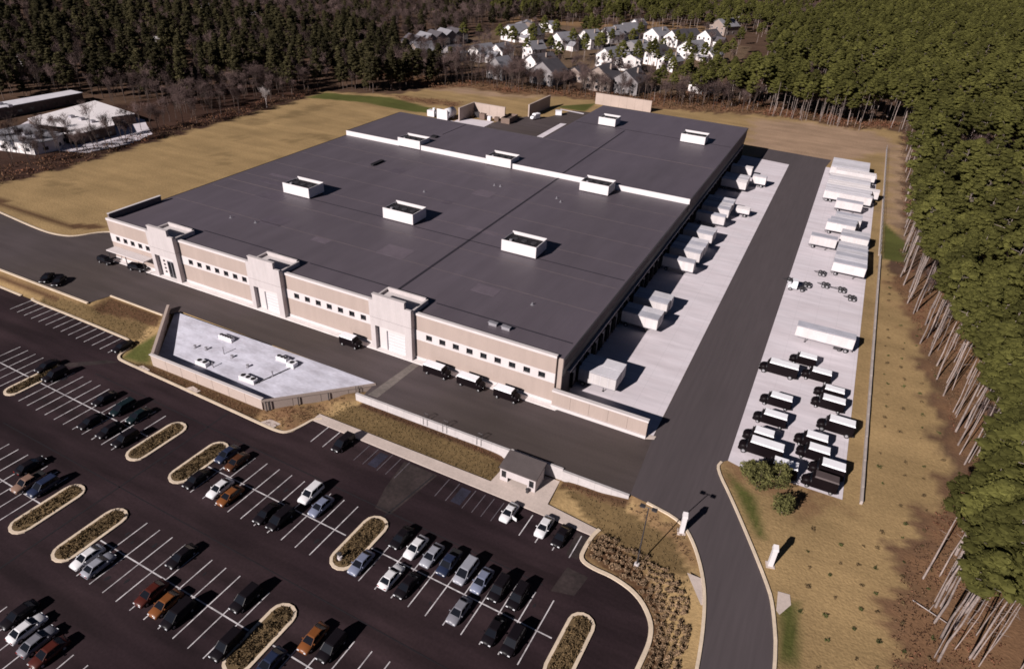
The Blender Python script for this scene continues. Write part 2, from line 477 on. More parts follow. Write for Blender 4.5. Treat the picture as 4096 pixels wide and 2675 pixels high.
inb = inside([(73,-13.5),(99,-13.5),(99,-17.8),(70,-17.8)], X, Y) | inside([(107.4,-14.3),(114.8,-18.8),(121,-21.5),(127,-22),(126.5,-20.6),(124,-17.2),(117,-14.9)], X, Y) | inside([(0,-16.6),(27,-14),(27.5,-18),(0,-17.6)], X, Y)
C[inb] = (.118, .078, .037)
for q in mulch[:1]: paint(q, (.060, .032, .019), .2, False)
# blotches in the field with shapes of their own (worn grass)
for cx, cy, rx, ry in ((-62+10,118,3,16),(-54,96,5,3),(-46,78,5,2.2),(-30,86,4,2),(-36,62,5,1.5),(-30,58,4,1.6),(-50,22,9,1.4),(-25,95,7,2)):
    mm = ((WX-cx)/rx)**2+((WY-cy)/ry)**2 < 1
    C[mm] *= 0.78
mm = inside([(-75,9),(-45,4.5),(-22,4.2),(-16,9),(-18,10),(-24,6.4),(-45,6.6),(-75,11)], X, Y); C[mm] = (.10, .055, .03)
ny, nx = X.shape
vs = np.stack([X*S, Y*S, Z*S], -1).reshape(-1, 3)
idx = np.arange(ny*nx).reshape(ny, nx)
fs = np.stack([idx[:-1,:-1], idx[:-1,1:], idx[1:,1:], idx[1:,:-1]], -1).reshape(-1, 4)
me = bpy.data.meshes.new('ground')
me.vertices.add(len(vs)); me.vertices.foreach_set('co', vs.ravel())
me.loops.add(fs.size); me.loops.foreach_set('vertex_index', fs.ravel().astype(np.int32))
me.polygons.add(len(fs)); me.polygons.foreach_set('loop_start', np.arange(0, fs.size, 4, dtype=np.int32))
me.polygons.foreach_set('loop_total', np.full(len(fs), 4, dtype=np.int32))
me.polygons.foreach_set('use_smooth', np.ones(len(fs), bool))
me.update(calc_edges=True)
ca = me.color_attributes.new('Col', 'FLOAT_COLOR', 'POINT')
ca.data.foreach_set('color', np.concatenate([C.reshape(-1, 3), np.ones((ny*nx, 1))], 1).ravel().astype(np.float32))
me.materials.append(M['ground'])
ground = bpy.data.objects.new('ground', me); COL.objects.link(ground); tag(ground, kind='structure')
def gz(x, y):
    i = min(max(int(np.searchsorted(gx, x))-1, 0), nx-2); j = min(max(int(np.searchsorted(gy, y))-1, 0), ny-2)
    a = (x-gx[i])/(gx[i+1]-gx[i]); b = (y-gy[j])/(gy[j+1]-gy[j])
    return (Z[j,i]*(1-a)+Z[j,i+1]*a)*(1-b)+(Z[j+1,i]*(1-a)+Z[j+1,i+1]*a)*b

# ------------------------------------------------------------------ roads, lots, kerbs, markings
struct('upper_road', MB().sheet([(-80,-15.1),(12.1,-15.2),(13.1,-11.3),(27.4,-11.4),(28.8,-8.9),(72.9,-9.3),(73.2,-12.7),(117,-12.95),(116.3,-.2),(116.25,.2),(101,.2),(101,-.5),(0,-.4),(-1,6),(-10,8.6),(-14.5,7.6),(-17,2.6),(-20.2,1.3),(-25.4,.8),(-39.4,2),(-80,6)], 0.0), 'asphalt_up')
EL = [(117,-12.95),(119.4,-13.3),(124.27,-14.25),(126.63,-17.2),(128.75,-21.58),(129.92,-25.9),(130.78,-32.44),(131.4,-45),(131.4,-80)]
ER = [(138.8,-80),(138.6,-45),(138.03,-28.55),(136.79,-22.18),(135.75,-19.14),(129.5,-7.49),(126.1,-1.95),(126.5,-.3),(127.3,.5)]
lane = EL+ER+[(127.26,162),(128.2,171.2),(107.4,172.2),(106.6,159.8),(103,158.5),(103,157),(116.25,157),(116.3,-.2)]
struct('service_lane', MB().sheet(lane, 0.004), 'asphalt_lane')
struct('dock_apron', MB().sheet([(100.9,-.1),(116.25,-.1),(116.25,157),(100.9,158.6)], 0.014), 'concrete')
struct('trailer_lot', MB().sheet([(127.26,.45),(130.0,-.3),(133.5,.2),(142.6,.25),(142.65,161.6),(127.26,161.6)], 0.014), 'concrete')
struct('rear_court', MB().sheet([(8,104.4),(50.8,104.4),(50.8,186),(30,181),(26,165.5),(19,161),(14,152),(12,140),(8,140)], 0.004), 'asphalt_up')
for q in ([(-14,133),(1,133),(0,138.3),(-13.6,137.2)], [(-.2,133),(13,133),(12.4,146.6),(.1,144.4)], [(33.9,120),(36.4,120),(35.8,160.2),(33.6,159.6)], [(24.6,180.6),(25.2,179.2),(35.6,177.8),(35.3,179.6)]):
    struct('concrete_pad', MB().sheet(q, 0.018), 'concrete')
struct('parking_lot', MB().sheet([(p[0], p[1]) for p in lotpoly if p[0] > -600 and p[1] > -200]+[(124,-95),(-90,-95),(-90,-17.0)], ZP), 'asphalt_lot')
struct('worn_strip', MB().sheet([(74.9,-.9),(76.2,-.95),(75.5,-12.3),(73.7,-12.4)], 0.012), 'asphalt_pale')
for q in ([(85.9,-20.3),(91.5,-20.4),(90.6,-26),(90.0,-29.6),(87.6,-29.6),(86.6,-26)], [(112.6,-20.5),(114.2,-20.6),(114.2,-24.6),(112.7,-24.5)], [(113.2,-30.3),(113.6,-26.2),(116.4,-26.4),(115.9,-29.6)],
          [(28.3,-24.0),(30.4,-23.6),(25,-28.4),(22.6,-28.6)]):
    struct('dusty_patch', MB().sheet(q, ZP+0.012), 'asphalt_worn_lot')
sw = [(68.5,-19.55),(88.74,-19.83),(102.93,-19.95),(114.42,-20.17),(114.82,-18.86),(107.31,-17.97),(107.05,-13.1),(99.0,-13.1),(98.6,-17.87),(68.5,-17.88)]
struct('sidewalk', MB().prism(sw, ZP-.05, ZP+.12), 'walk')
struct('front_sidewalk', MB().prism([(0,-1.35),(101,-1.35),(101.6,-.6),(101,0),(0,0)], -.02, .12), 'apron')
# kerbs
kb = lambda pts, lab=None, z=ZP, w=.42, h=.13, closed=False: struct('kerb', ribbon(smooth_pts(pts, 2, closed), w, z-.05, z+h, closed), 'kerb')
kb([(-90,-17.1),(-20,-17.4),(-5.0,-17.6)])
kb([(-2.2,-17.2),(-1.6,-17.75),(10,-17.75),(25.2,-18.05)])
kb([(25.2,-18.05),(27.6,-18.6),(28.4,-20.2),(28.4,-21.6),(29.2,-22.8),(31,-23.05),(45,-23.45),(61.2,-24.0),(65.8,-24.15),(67.4,-23.6),(68.2,-21),(68.5,-19.3),(69.6,-18.6)])
kb([(115.0,-18.7),(114.55,-20.2),(114.4,-22.6),(114.5,-24.3),(116.2,-24.9),(119.17,-24.9),(122.5,-25.95),(124.8,-28.44),(125.45,-30.86),(125.32,-33.78),(124.4,-45),(124,-80)], w=.5)
kb([(-80,5.9),(-39.4,1.9),(-25.4,.7),(-20.2,1.2),(-17,2.5),(-14.5,7.4),(-11,9)], z=0)
kb([(-80,-15.1),(-11,-15.3),(12.1,-15.35)], z=0)
kb([(13.1,-11.4),(27.2,-11.5)], z=0, w=.3)
kb(EL[1:], z=0, w=.36)
kb(list(reversed(ER[:-1])), z=0, w=.36)
for q in ([(130.6,-19.8),(131.4,-23.6),(131.4,-26),(129.75,-25.4),(128.5,-20.6)],):
    pass
struct('drain_apron', MB().sheet([(126.9,-21.9),(128.6,-21.9),(129.6,-25.4),(129.4,-25.6)], .03), 'walk')
struct('drain_apron', MB().sheet([(136.9,-19.4),(138.2,-19.2),(138.5,-20.6),(137.5,-22.6),(137.1,-22.2)], .03), 'walk')
for x in (35.2, 46.8, 63.5):
    struct('drain_apron', MB().sheet([(x-1.4,-23.9+(.5 if x < 40 else .1)),(x+1.2,-24.0+(.5 if x < 40 else .1)),(x+1.6,-22.6),(x-.4,-22.3)], ZP+.09), 'walk')

for q in ([(91.0,-20.6),(91.2,-20.6),(89.6,-30.2),(89.4,-30.2)], [(56.2,-24.6),(56.4,-24.6),(55.6,-60),(55.4,-60)], [(30,-27.5),(112,-29.9),(112,-30.05),(30,-27.65)], [(30,-42.2),(118,-44.5),(118,-44.62),(30,-42.32)]):
    struct('tar_seam', MB().sheet(q, ZP+.014), 'dark')
rs = random.Random(3)
for k in range(60):
    xl = rs.uniform(26, 113); yl = rs.choice((2.2, -2.4, YC0+2.2, YC0-2.4))+rs.uniform(-.8, .8); r0 = rs.uniform(.18, .5)
    struct('oil_stain', MB().sheet([lot(xl+r0*math.cos(t_)*rs.uniform(.6,1.2)*.6, yl+r0*math.sin(t_)*rs.uniform(.7,1.3)) for t_ in [i*.7 for i in range(9)]], ZP+.010), 'dark')
# stall paint: every line its own strip in the lot
def stall_line(xl, y0, y1, w=.13, m='paint'):
    a = lot(xl-w/2, y0); b = lot(xl+w/2, y0); c = lot(xl+w/2, y1); d = lot(xl-w/2, y1)
    struct('stall_line', MB().sheet([a, b, c, d], ZP+.018), m)
def centre_line(x0, x1, y):
    struct('stall_line', MB().sheet([lot(x0, y-.08), lot(x1, y-.08), lot(x1, y+.08), lot(x0, y+.08)], ZP+.024), 'paint')
for k in range(11): stall_line(26.9+2.18*k, -4.5, 4.5)
centre_line(25.2, 50.4, 0)
for k in range(10): stall_line(64.8+2.29*k, -4.6, 4.6)
centre_line(62.6, 87.2, 0)
for k in range(10): stall_line(92.9+2.34*k, -4.6, 4.5)
centre_line(91.0, 115.8, 0)
for k in range(5): stall_line(12.2+2.14*k, -4.5, 4.5)
centre_line(4, 22.0, 0)
YC = -15.55
for k in range(10): stall_line(64.6+2.29*k, YC-4.65, YC+4.65)
centre_line(62.2, 86.8, YC)
for k in range(10): stall_line(92.8+2.34*k, YC-4.65, YC+4.65)
centre_line(90.3, 115.8, YC)
for k in range(7): stall_line(35.6+2.2*k, YC-4.65, YC+4.65)
centre_line(28, 50.5, YC)
for k in range(14): stall_line(-2.0+2.16*k, 11.0, 15.0)
for k in range(3): stall_line(71.3+2.25*k, 11.2, 15.1)
for xl in (79.2, 80.8, 83.3, 84.8, 86.3, 93.0, 94.7, 97.3, 98.8, 100.2, 101.7): stall_line(xl, 11.3, 15.0, .10, 'paint_faint')
for x0, x1 in ((81.4, 82.9), (95.3, 96.8)):
    struct('blue_stall', MB().sheet([lot(x0, 11.6), lot(x1, 11.6), lot(x1, 14.6), lot(x0, 14.6)], ZP+.012), 'blue_paint')
for xl in (106.0, 108.3, 110.7, 113.0): stall_line(xl, 11.0, 15.0)
for k in range(8): stall_line(62.0+2.3*k, -35.6, -26.4)

# ------------------------------------------------------------------ foliage meshes (metres)
def tri_cloud(mb, c, rx, rz, n, size, rnd, flat=0.5):
    for _ in range(n):
        while True:
            q = Vector((rnd.uniform(-1,1), rnd.uniform(-1,1), rnd.uniform(-1,1)))
            if q.length < 1: break
        p = Vector((c[0]+q.x*rx, c[1]+q.y*rx, c[2]+q.z*rz))
        a = Vector((rnd.uniform(-1,1), rnd.uniform(-1,1), rnd.uniform(-1,1)*flat)).normalized()*size*rnd.uniform(.6,1.3)
        b = a.cross(Vector((rnd.uniform(-1,1), rnd.uniform(-1,1), rnd.uniform(-.3,1)))).normalized()*size*rnd.uniform(.35,.75)
        mb.add([p-a*.5-b*.4, p+a*.5-b*.2, p+b*.6], [(0,1,2)])

def lump(mb, c, rx, rz, rnd, nu=7, nv=4):
    vs = [(c[0], c[1], c[2]-rz)]
    for j in range(1, nv):
        t = -math.pi/2+math.pi*j/nv
        for i in range(nu):
            k = rnd.uniform(.75, 1.2); p_ = 2*math.pi*(i+.5*(j % 2))/nu
            vs.append((c[0]+rx*k*math.cos(t)*math.cos(p_), c[1]+rx*k*math.cos(t)*math.sin(p_), c[2]+rz*k*math.sin(t)))
    vs.append((c[0], c[1], c[2]+rz)); top = len(vs)-1
    fs = [(0, 1+(i+1) % nu, 1+i) for i in range(nu)]
    for j in range(nv-2):
        for i in range(nu): fs.append((1+j*nu+i, 1+j*nu+(i+1) % nu, 1+(j+1)*nu+(i+1) % nu, 1+(j+1)*nu+i))
    fs += [(1+(nv-2)*nu+i, 1+(nv-2)*nu+(i+1) % nu, top) for i in range(nu)]
    mb.add(vs, fs)

def trunk_mesh(H, r, rnd, limbs=(), name='trunk', matn='bark', bend=.25):
    mb = MB(1)
    pts = []; x = y = 0.0
    for i in range(6):
        f_ = i/5
        pts.append((x, y, H*f_, r*(1-.8*f_)))
        x += rnd.uniform(-bend, bend); y += rnd.uniform(-bend, bend)
    for a, b in zip(pts, pts[1:]):
        mb.tube(a[:3], b[:3], a[3], b[3], 6, cap=False)
    for p, q, rr in limbs:
        mb.tube(p, q, rr, rr*.35, 4, cap=False)
    return mb.mesh(name, matn, True)

def make_pine(seed, H=21.0, low=.55, R0=3.9, n=72, matc='pine', cl=24, size=.6, matb='bark', cone=False, rtr=.21):
    rnd = random.Random(seed)
    cr = MB(1); limbs = []
    for i in range(n):
        f_ = (i+.5)/n
        z = H*(low+(1.0-low)*f_)
        if cone: prof = (1-f_)**.8*1.0+.08
        else: prof = math.sin(math.pi*min(1, .16+.84*f_)**.8)*.95+.12
        ang = rnd.uniform(0, 2*math.pi)
        rad = R0*prof*rnd.uniform(.35, 1.0)
        c = (math.cos(ang)*rad, math.sin(ang)*rad, z+rnd.uniform(-.3,.3))
        rx_, rz_ = rnd.uniform(.9,1.5), rnd.uniform(.4,.7)
        lump(cr, c, rx_*.78, rz_*.85, rnd)
        tri_cloud(cr, c, rx_*1.08, rz_*1.1, cl, size, rnd, .45)
        if i % 3 == 0:
            limbs.append(((0, 0, z-.5), (c[0]*.9, c[1]*.9, c[2]), .07))
    for i in range(7):
        z = H*rnd.uniform(.25, low); a = rnd.uniform(0, 6.28); l_ = rnd.uniform(.6, 1.6)
        limbs.append(((0,0,z), (math.cos(a)*l_, math.sin(a)*l_, z+rnd.uniform(-.2,.4)), .035))
    return [('trunk', trunk_mesh(H*.97, rtr, rnd, limbs, matn=matb)), ('crown', cr.mesh('crown', matc))]

def make_bare(seed, H=15.0, matb='bark_dark', tw=420, matt='twigs', spread=.42):
    rnd = random.Random(seed)
    mb = MB(1); tips = []
    def grow(p, d, l_, r, lev):
        q = p+d*l_
        mb.tube(p, q, r, r*.62, 5 if lev < 2 else 3, cap=False)
        if lev >= 4:
            tips.append((q, d)); return
        for _ in range(3 if lev else 4):
            nd = (d+Vector((rnd.uniform(-1,1), rnd.uniform(-1,1), rnd.uniform(-.15,.7)))*spread*(1.15 if lev else .8)).normalized()
            grow(p+d*l_*rnd.uniform(.55,1.0), nd, l_*rnd.uniform(.58,.80), r*.55, lev+1)
    grow(Vector((0,0,0)), Vector((rnd.uniform(-.06,.06), rnd.uniform(-.06,.06), 1)).normalized(), H*.33, .17, 0)
    cr = MB(1)
    for k in range(tw):
        p, d = rnd.choice(tips)
        p = p+Vector((rnd.uniform(-1,1), rnd.uniform(-1,1), rnd.uniform(-1,.8)))*.7
        a = (d*.7+Vector((rnd.uniform(-1,1), rnd.uniform(-1,1), rnd.uniform(-.3,1)))).normalized()*rnd.uniform(.8,1.7)
        b = a.orthogonal().normalized()*.045
        cr.add([p-b, p+b, p+a], [(0,1,2)])
        w = a.cross(Vector((rnd.uniform(-1,1), rnd.uniform(-1,1), .5))).normalized()*.5
        cr.add([p+a*.4-b, p+a*.4+b, p+a*.6+w], [(0,1,2)])
    return [('trunk', mb.mesh('trunk', matb, True)), ('crown', cr.mesh('crown', matt))]

PINES = [make_pine(11), make_pine(12, 22, .55, 4.3, 80), make_pine(13, 19, .6, 3.6, 62), make_pine(14, 21.5, .64, 3.7, 58), make_pine(15, 23.5, .70, 2.9, 46), make_pine(16, 24, .74, 2.2, 30, rtr=.12), make_pine(17, 21, .74, 1.9, 24, rtr=.09)]
CONIF = [make_pine(21, 21, .25, 3.3, 80, 'conifer', 20, .85, 'bark_dark', True), make_pine(22, 20, .35, 3.8, 80, 'conifer', 20, .85, 'bark_dark', False), make_pine(23, 17, .3, 3.6, 74, 'conifer', 20, .85, 'bark_dark', False)]
BARES = [make_bare(31), make_bare(32, 17), make_bare(33, 13, spread=.5)]

def forest(name, pts, variants, label, cat):
    """the mass of trees nobody could count: one object, points that carry whole trees"""
    me = bpy.data.meshes.new(name)
    n = len(pts)
    me.vertices.add(n)
    me.vertices.foreach_set('co', [c for p in pts for c in (p[0]*S, p[1]*S, p[2]*S)])
    for nm, k in (('rz', 3), ('sz', 4), ('vr', 5)):
        a = me.attributes.new(nm, 'FLOAT', 'POINT')
        a.data.foreach_set('value', [float(p[k]) for p in pts])
    o = bpy.data.objects.new(name, me); COL.objects.link(o)
    ng = bpy.data.node_groups.new(name, 'GeometryNodeTree')
    ng.interface.new_socket('Geometry', in_out='INPUT', socket_type='NodeSocketGeometry')
    ng.interface.new_socket('Geometry', in_out='OUTPUT', socket_type='NodeSocketGeometry')
    N = ng.nodes; L = ng.links
    gi = N.new('NodeGroupInput'); go = N.new('NodeGroupOutput'); jn = N.new('GeometryNodeJoinGeometry')
    def attr(nm):
        a = N.new('GeometryNodeInputNamedAttribute'); a.data_type = 'FLOAT'; a.inputs[0].default_value = nm
        return a.outputs[0]
    rz, sz, vr = attr('rz'), attr('sz'), attr('vr')
    cx = N.new('ShaderNodeCombineXYZ'); L.new(rz, cx.inputs[2])
    for i, objs in enumerate(variants):
        cmp_ = N.new('FunctionNodeCompare'); cmp_.data_type = 'FLOAT'; cmp_.operation = 'EQUAL'
        L.new(vr, cmp_.inputs[0]); cmp_.inputs[1].default_value = float(i); cmp_.inputs[12].default_value = .1 if len(cmp_.inputs) > 12 else 0
        for ob in objs:
            oi = N.new('GeometryNodeObjectInfo'); oi.transform_space = 'ORIGINAL'
            oi.inputs['Object'].default_value = ob; oi.inputs['As Instance'].default_value = True
            ip = N.new('GeometryNodeInstanceOnPoints')
            L.new(gi.outputs[0], ip.inputs['Points']); L.new(cmp_.outputs[0], ip.inputs['Selection'])
            L.new(oi.outputs['Geometry'], ip.inputs['Instance'])
            L.new(cx.outputs[0], ip.inputs['Rotation']); L.new(sz, ip.inputs['Scale'])
            L.new(ip.outputs[0], jn.inputs[0])
    L.new(jn.outputs[0], go.inputs[0])
    md = o.modifiers.new('trees', 'NODES'); md.node_group = ng
    return tag(o, label, cat, kind='stuff')

def pin(x, y, z=0.0):                    # picture position, only to tell what the frame can see
    d = Vector((x*S, y*S, z*S))-CAM
    k = d.dot(fw)
    if k < 1: return None
    return (0.5+cd.lens/36*d.dot(r2)/k, 0.5*668/1024-cd.lens/36*d.dot(u2)/k)
def seen(x, y, hh=16):
    a = pin(x, y, 0); b = pin(x, y, hh)
    if not a or not b: return False
    return max(a[0], b[0]) > -.03 and min(a[0], b[0]) < 1.03 and max(a[1], b[1]) > -.02 and min(a[1], b[1]) < .68

def plant_trees(name, spots, protos, label, cat, mass_name, mass_label, limit=260):
    """spots: (x, y, scale, variant); the nearest ones are trees of their own, the rest one mass"""
    spots = [s for s in spots if seen(s[0], s[1])]
    spots.sort(key=lambda s: (s[0]*S-CAM.x)**2+(s[1]*S-CAM.y)**2)
    firsts = {}
    rest = []
    for i, (x, y, sca, v) in enumerate(spots):
        if i < limit or v not in firsts:
            lb, gp = label(x, y)
            e = empty(name, (x*S, y*S, (gz(x, y)-.05)*S), R.uniform(0, 6.28), lb, cat, gp)
            e.scale = (sca*R.uniform(.9,1.1), sca*R.uniform(.9,1.1), sca)
            parts = [obj(nm, mh, e) for nm, mh in protos[v]]
            firsts.setdefault(v, parts)
        else:
            rest.append((x, y, gz(x, y)-.05, R.uniform(0, 6.28), sca, v))
    if rest:
        ks = sorted(firsts)
        forest(mass_name, [(a[0],a[1],a[2],a[3],a[4],ks.index(a[5])) for a in rest], [firsts[k] for k in ks], mass_label, 'woods')

def scatter(poly, step, jit=.42, holes=()):
    xs = [p[0] for p in poly]; ys = [p[1] for p in poly]
    out = []
    y = min(ys)
    px, py = [], []
    while y < max(ys):
        x = min(xs)
        while x < max(xs):
            px.append(x+R.uniform(-jit,jit)*step); py.append(y+R.uniform(-jit,jit)*step)
            x += step
        y += step
    A = np.array(px); B = np.array(py)
    ok = inside(poly, A, B)
    for h in holes: ok &= ~inside(h, A, B)
    return list(zip(A[ok], B[ok]))
# ------------------------------------------------------------------ the warehouse
W, H, HR, HS = 100.0, 9.04, 8.59, 9.82
D1, D2, D3, X1, WR = 77.0, 155.0, 104.2, 51.0, 101.0
wh = empty('warehouse', (0, 0, 0), 0, 'huge flat-roofed tan and white warehouse with dark grey roof filling the middle', 'warehouse')
MB().box(0.02, WR-.1, .45, D1, 0, HR-.05).build('main_wall', 'facade', wh)
MB().hexa([(0.02,D1,0),(WR-.1,D1,0),(WR-.1,D2,0),(X1,D2,0),(X1,D3,0),(0.02,D3,0)], [(0.02,D1,HS-.05),(WR-.1,D1,HS-.05),(WR-.1,D2,HS-.05),(X1,D2,HS-.05),(X1,D3,HS-.05),(0.02,D3,HS-.05)]).build('rear_wall', 'facade', wh)
MB().box(0, WR, .42, D1-.06, HR-.05, HR).build('lower_roof', 'roof', wh)
MB().prism([(0,D1+.1),(WR+.2,D1+.1),(WR+.2,D2+.15),(X1-.15,D2+.15),(X1-.15,D3+.15),(0,D3+.15)], HS-.05, HS+.0).build('upper_roof', 'roof', wh)
MB().box(0, WR+.2, D1-.05, D1+.1, HR, HS+.10).build('step_wall', 'white_metal', wh)
# metal edge round the roofs
MB().box(WR-.0, WR+.14, .5, D1-.05, HR-.35, HR+.08).build('roof_edge', 'steel', wh)
MB().box(WR+.2, WR+.34, D1, D2, HS-.35, HS+.08).build('roof_edge', 'steel', wh)
MB().box(-.1, 0, 13, D1, HR-.3, HR+.06).build('roof_edge', 'steel', wh)
MB().box(-.1, 0, D1, D3, HS-.3, HS+.06).build('roof_edge', 'steel', wh)
MB().box(X1, WR, D2+.15, D2+.3, HS-.3, HS+.06).build('roof_edge', 'steel', wh)
MB().box(0, X1-.3, D3+.15, D3+.3, HS-.3, HS+.06).build('roof_edge', 'steel', wh)
# expansion joints: raised strips across the roofs
for a in ((67.1, 67.55, 5.2, 77, HR), (20.3, 38.0, 6.35, 6.6, HR), (47.6, 65.4, 5.8, 6.05, HR), (75.6, 100.5, 5.0, 5.25, HR), (26, 45.9, 31.3, 31.55, HR), (54.2, 75.1, 30.6, 30.85, HR), (82.9, 100.6, 30.2, 30.45, HR),
          (68.0, 68.4, 77.2, 127, HS), (51.2, 100.8, 128.4, 128.7, HS), (24.6, 24.8, 90, 104, HS)):
    MB().box(*a[:4], a[4], a[4]+.05).build('roof_joint', 'roofdark', wh)
for a in ((46, 75, 75.9, 76.1, HR), (51.4, 100.8, 104.2, 104.4, HS), (1, 18, 31.5, 31.65, HR)):
    MB().box(*a[:4], a[4], a[4]+.02).build('roof_joint', 'fascia', wh)
rp = random.Random(9)
for k in range(12):
    px_ = rp.uniform(6, 88); py_ = rp.uniform(9, 68); pw = rp.uniform(2, 9); pd = rp.uniform(1, 5)
    MB().box(px_, px_+pw, py_, py_+pd, HR, HR+.008+.001*k).build('roof_patch', 'roof_b' if k % 2 else 'roof_c', wh)
for k in range(8):
    px_ = rp.uniform(8, 95); py_ = rp.choice((14, 22, 40, 50, 62))+rp.uniform(-1, 1)
    q = MB(); q.tube((px_, py_, HR), (px_, py_, HR+.45), .1, n=6); q.tube((px_, py_, HR), (px_, py_, HR+.04), .35, .2, 8); q.build('vent_stub', 'galv', wh)
for k in range(1, 7):                                  # welded sheet seams
    MB().box(1, 100.5, 6+10.2*k, 6.10+10.2*k, HR, HR+.012).build('roof_seam', 'fascia', wh)
# front bays with real window openings
bays = [(0.0, 13.0, [2.15, 4.36, 6.48, 8.7, 10.86]), (20.2, 38.9, [22.8+2.31*i for i in range(7)]), (46.7, 66.2, [49.2+2.46*i for i in range(7)]), (74.5, 100.0, [77.3+2.56*i for i in range(9)])]
for bi, (x0, x1, wins) in enumerate(bays):
    MB().box(x0, x1, 0, .42, 0, 3.95).build('facade_wall', 'facade', wh)
    MB().box(x0, x1, 0, .42, 5.78, 8.62).build('facade_wall', 'facade', wh)
    band = MB()
    band.box(x0, x1, -.04, .42, 3.95, 4.33); band.box(x0, x1, -.04, .42, 5.38, 5.78)
    xs = [x0]+[q for w_ in wins for q in (w_-.58, w_+.58)]+[x1]
    for i in range(0, len(xs), 2):
        band.box(xs[i], xs[i+1], -.04, .42, 4.33, 5.38)
    band.build('window_band', 'white', wh)
    MB().box(x0-.02 if bi == 0 else x0, x1+(.05 if bi == 3 else 0), -.12, .5, 8.62, H).build('parapet_cap', 'white', wh)
    MB().box(x0, x1, -.10, 0, .12, .62).build('base_course', 'white', wh)
    for w_ in wins:
        fr = MB()
        fr.box(w_-.58, w_-.50, .16, .30, 4.33, 5.38); fr.box(w_+.50, w_+.58, .16, .30, 4.33, 5.38)
        fr.box(w_-.50, w_+.50, .16, .30, 5.30, 5.38); fr.box(w_-.50, w_+.50, .16, .30, 4.33, 4.40)
        fr.box(w_-.03, w_+.03, .18, .28, 4.40, 5.30)
        f_ = fr.build('window', 'steel', wh)
        MB().box(w_-.50, w_+.50, .22, .26, 4.40, 5.30).build('pane', 'glass', f_)
MB().box(-.02, .4, .5, 13, HR-.4, HR+1.15).build('side_parapet', 'fascia', wh)
MB().box(-.1, .5, .5, 13.1, HR+1.15, HR+1.25).build('parapet_cap', 'white', wh)
# three entrance towers
for ti, (x0, x1) in enumerate(((13.0, 20.2), (38.9, 46.7), (66.2, 74.5))):
    yf, yb = -1.05, 4.2
    tw = MB()
    tw.box(x0, x0+.95, yf, .6, 0, 4.85); tw.box(x1-1.25, x1, yf, .6, 0, 4.85)
    tw.box(x0, x1, yf, .6, 4.85, 6.35)
    t_ = tw.build('entrance_tower', 'tower', wh)
    MB().box(x0+.03, x1-.03, yf+.06, .6, 6.35, 6.45).build('shadow_joint', 'fascia', t_)
    up_ = MB()
    up_.box(x0-.05, x1+.05, yf-.05, yf+.35, 6.45, 9.75)
    up_.box(x0+.85, x1-1.15, yf-.12, yf+.35, 9.75, 10.85)
    up_.build('tower_head', 'tower', t_)
    MB().box(x0+.75, x1-1.05, yf-.2, yf+.42, 10.85, 11.0).build('tower_cap', 'tower', t_)
    MB().box(x1-.3, x1+.05, yf+.35, yb, 6.45, 9.45).build('tower_side_wall', 'tower', t_)
    MB().box(x0-.05, x0+.3, yf+.35, yb, 6.45, 9.45).build('tower_side_wall', 'tower', t_)
    MB().box(x0+.3, x1-.3, yb-.3, yb, 6.45, 9.7).build('tower_back_wall', 'tower', t_)
    MB().box(x0+.3, x1-.3, yf+.35, yb-.3, HR, HR+.42).build('tower_deck', 'white', t_)
    MB().box(x0+1.2, x0+2.2, yf+1.2, yf+2.2, HR+.42, HR+1.0).build('roof_hatch', 'galv', t_)
    MB().box(x0+.95, x1-1.25, -.25, -.1, 0, 4.85).build('recess_wall', 'white', t_)
    if ti == 0:
        d_ = MB().box(x0+3.2, x1-1.5, -.33, -.25, .12, 3.6).build('glass_door', 'glass', t_)
        fr = MB()
        for xx in (x0+3.2, x0+4.2, x1-1.62): fr.box(xx, xx+.1, -.39, -.33, .12, 3.6)
        fr.box(x0+3.2, x1-1.5, -.39, -.33, 3.6, 3.75)
        fr.build('door_frame', 'galv', d_)
        for zz in (.9, 1.7, 2.5, 3.3): MB().box(x0+2.1, x0+2.5, -.36, -.25, zz, zz+.35).build('entrance_sign', 'steel', t_)
    else:
        d_ = MB().box(x0+3.0, x1-1.8, -.32, -.25, .12, 3.7).build('roll_up_door', 'white_metal', t_)
        for zz in (.75, 1.4, 2.05, 2.7, 3.3): MB().box(x0+3.0, x1-1.8, -.335, -.32, zz, zz+.04).build('door_groove', 'galv', d_)
        MB().box(x0+2.75, x0+2.9, -.4, -.25, .12, 3.9).build('door_rail', 'galv', t_)
# entrance canopy on the left bay
cn = MB().box(.6, 11.6, -2.2, -.04, 2.75, 2.95).build('entrance_canopy', 'white', wh)
for xx in (.9, 6.0, 11.2): MB().box(xx, xx+.12, -2.1, -1.98, .0, 2.75).build('canopy_post', 'steel', wh)
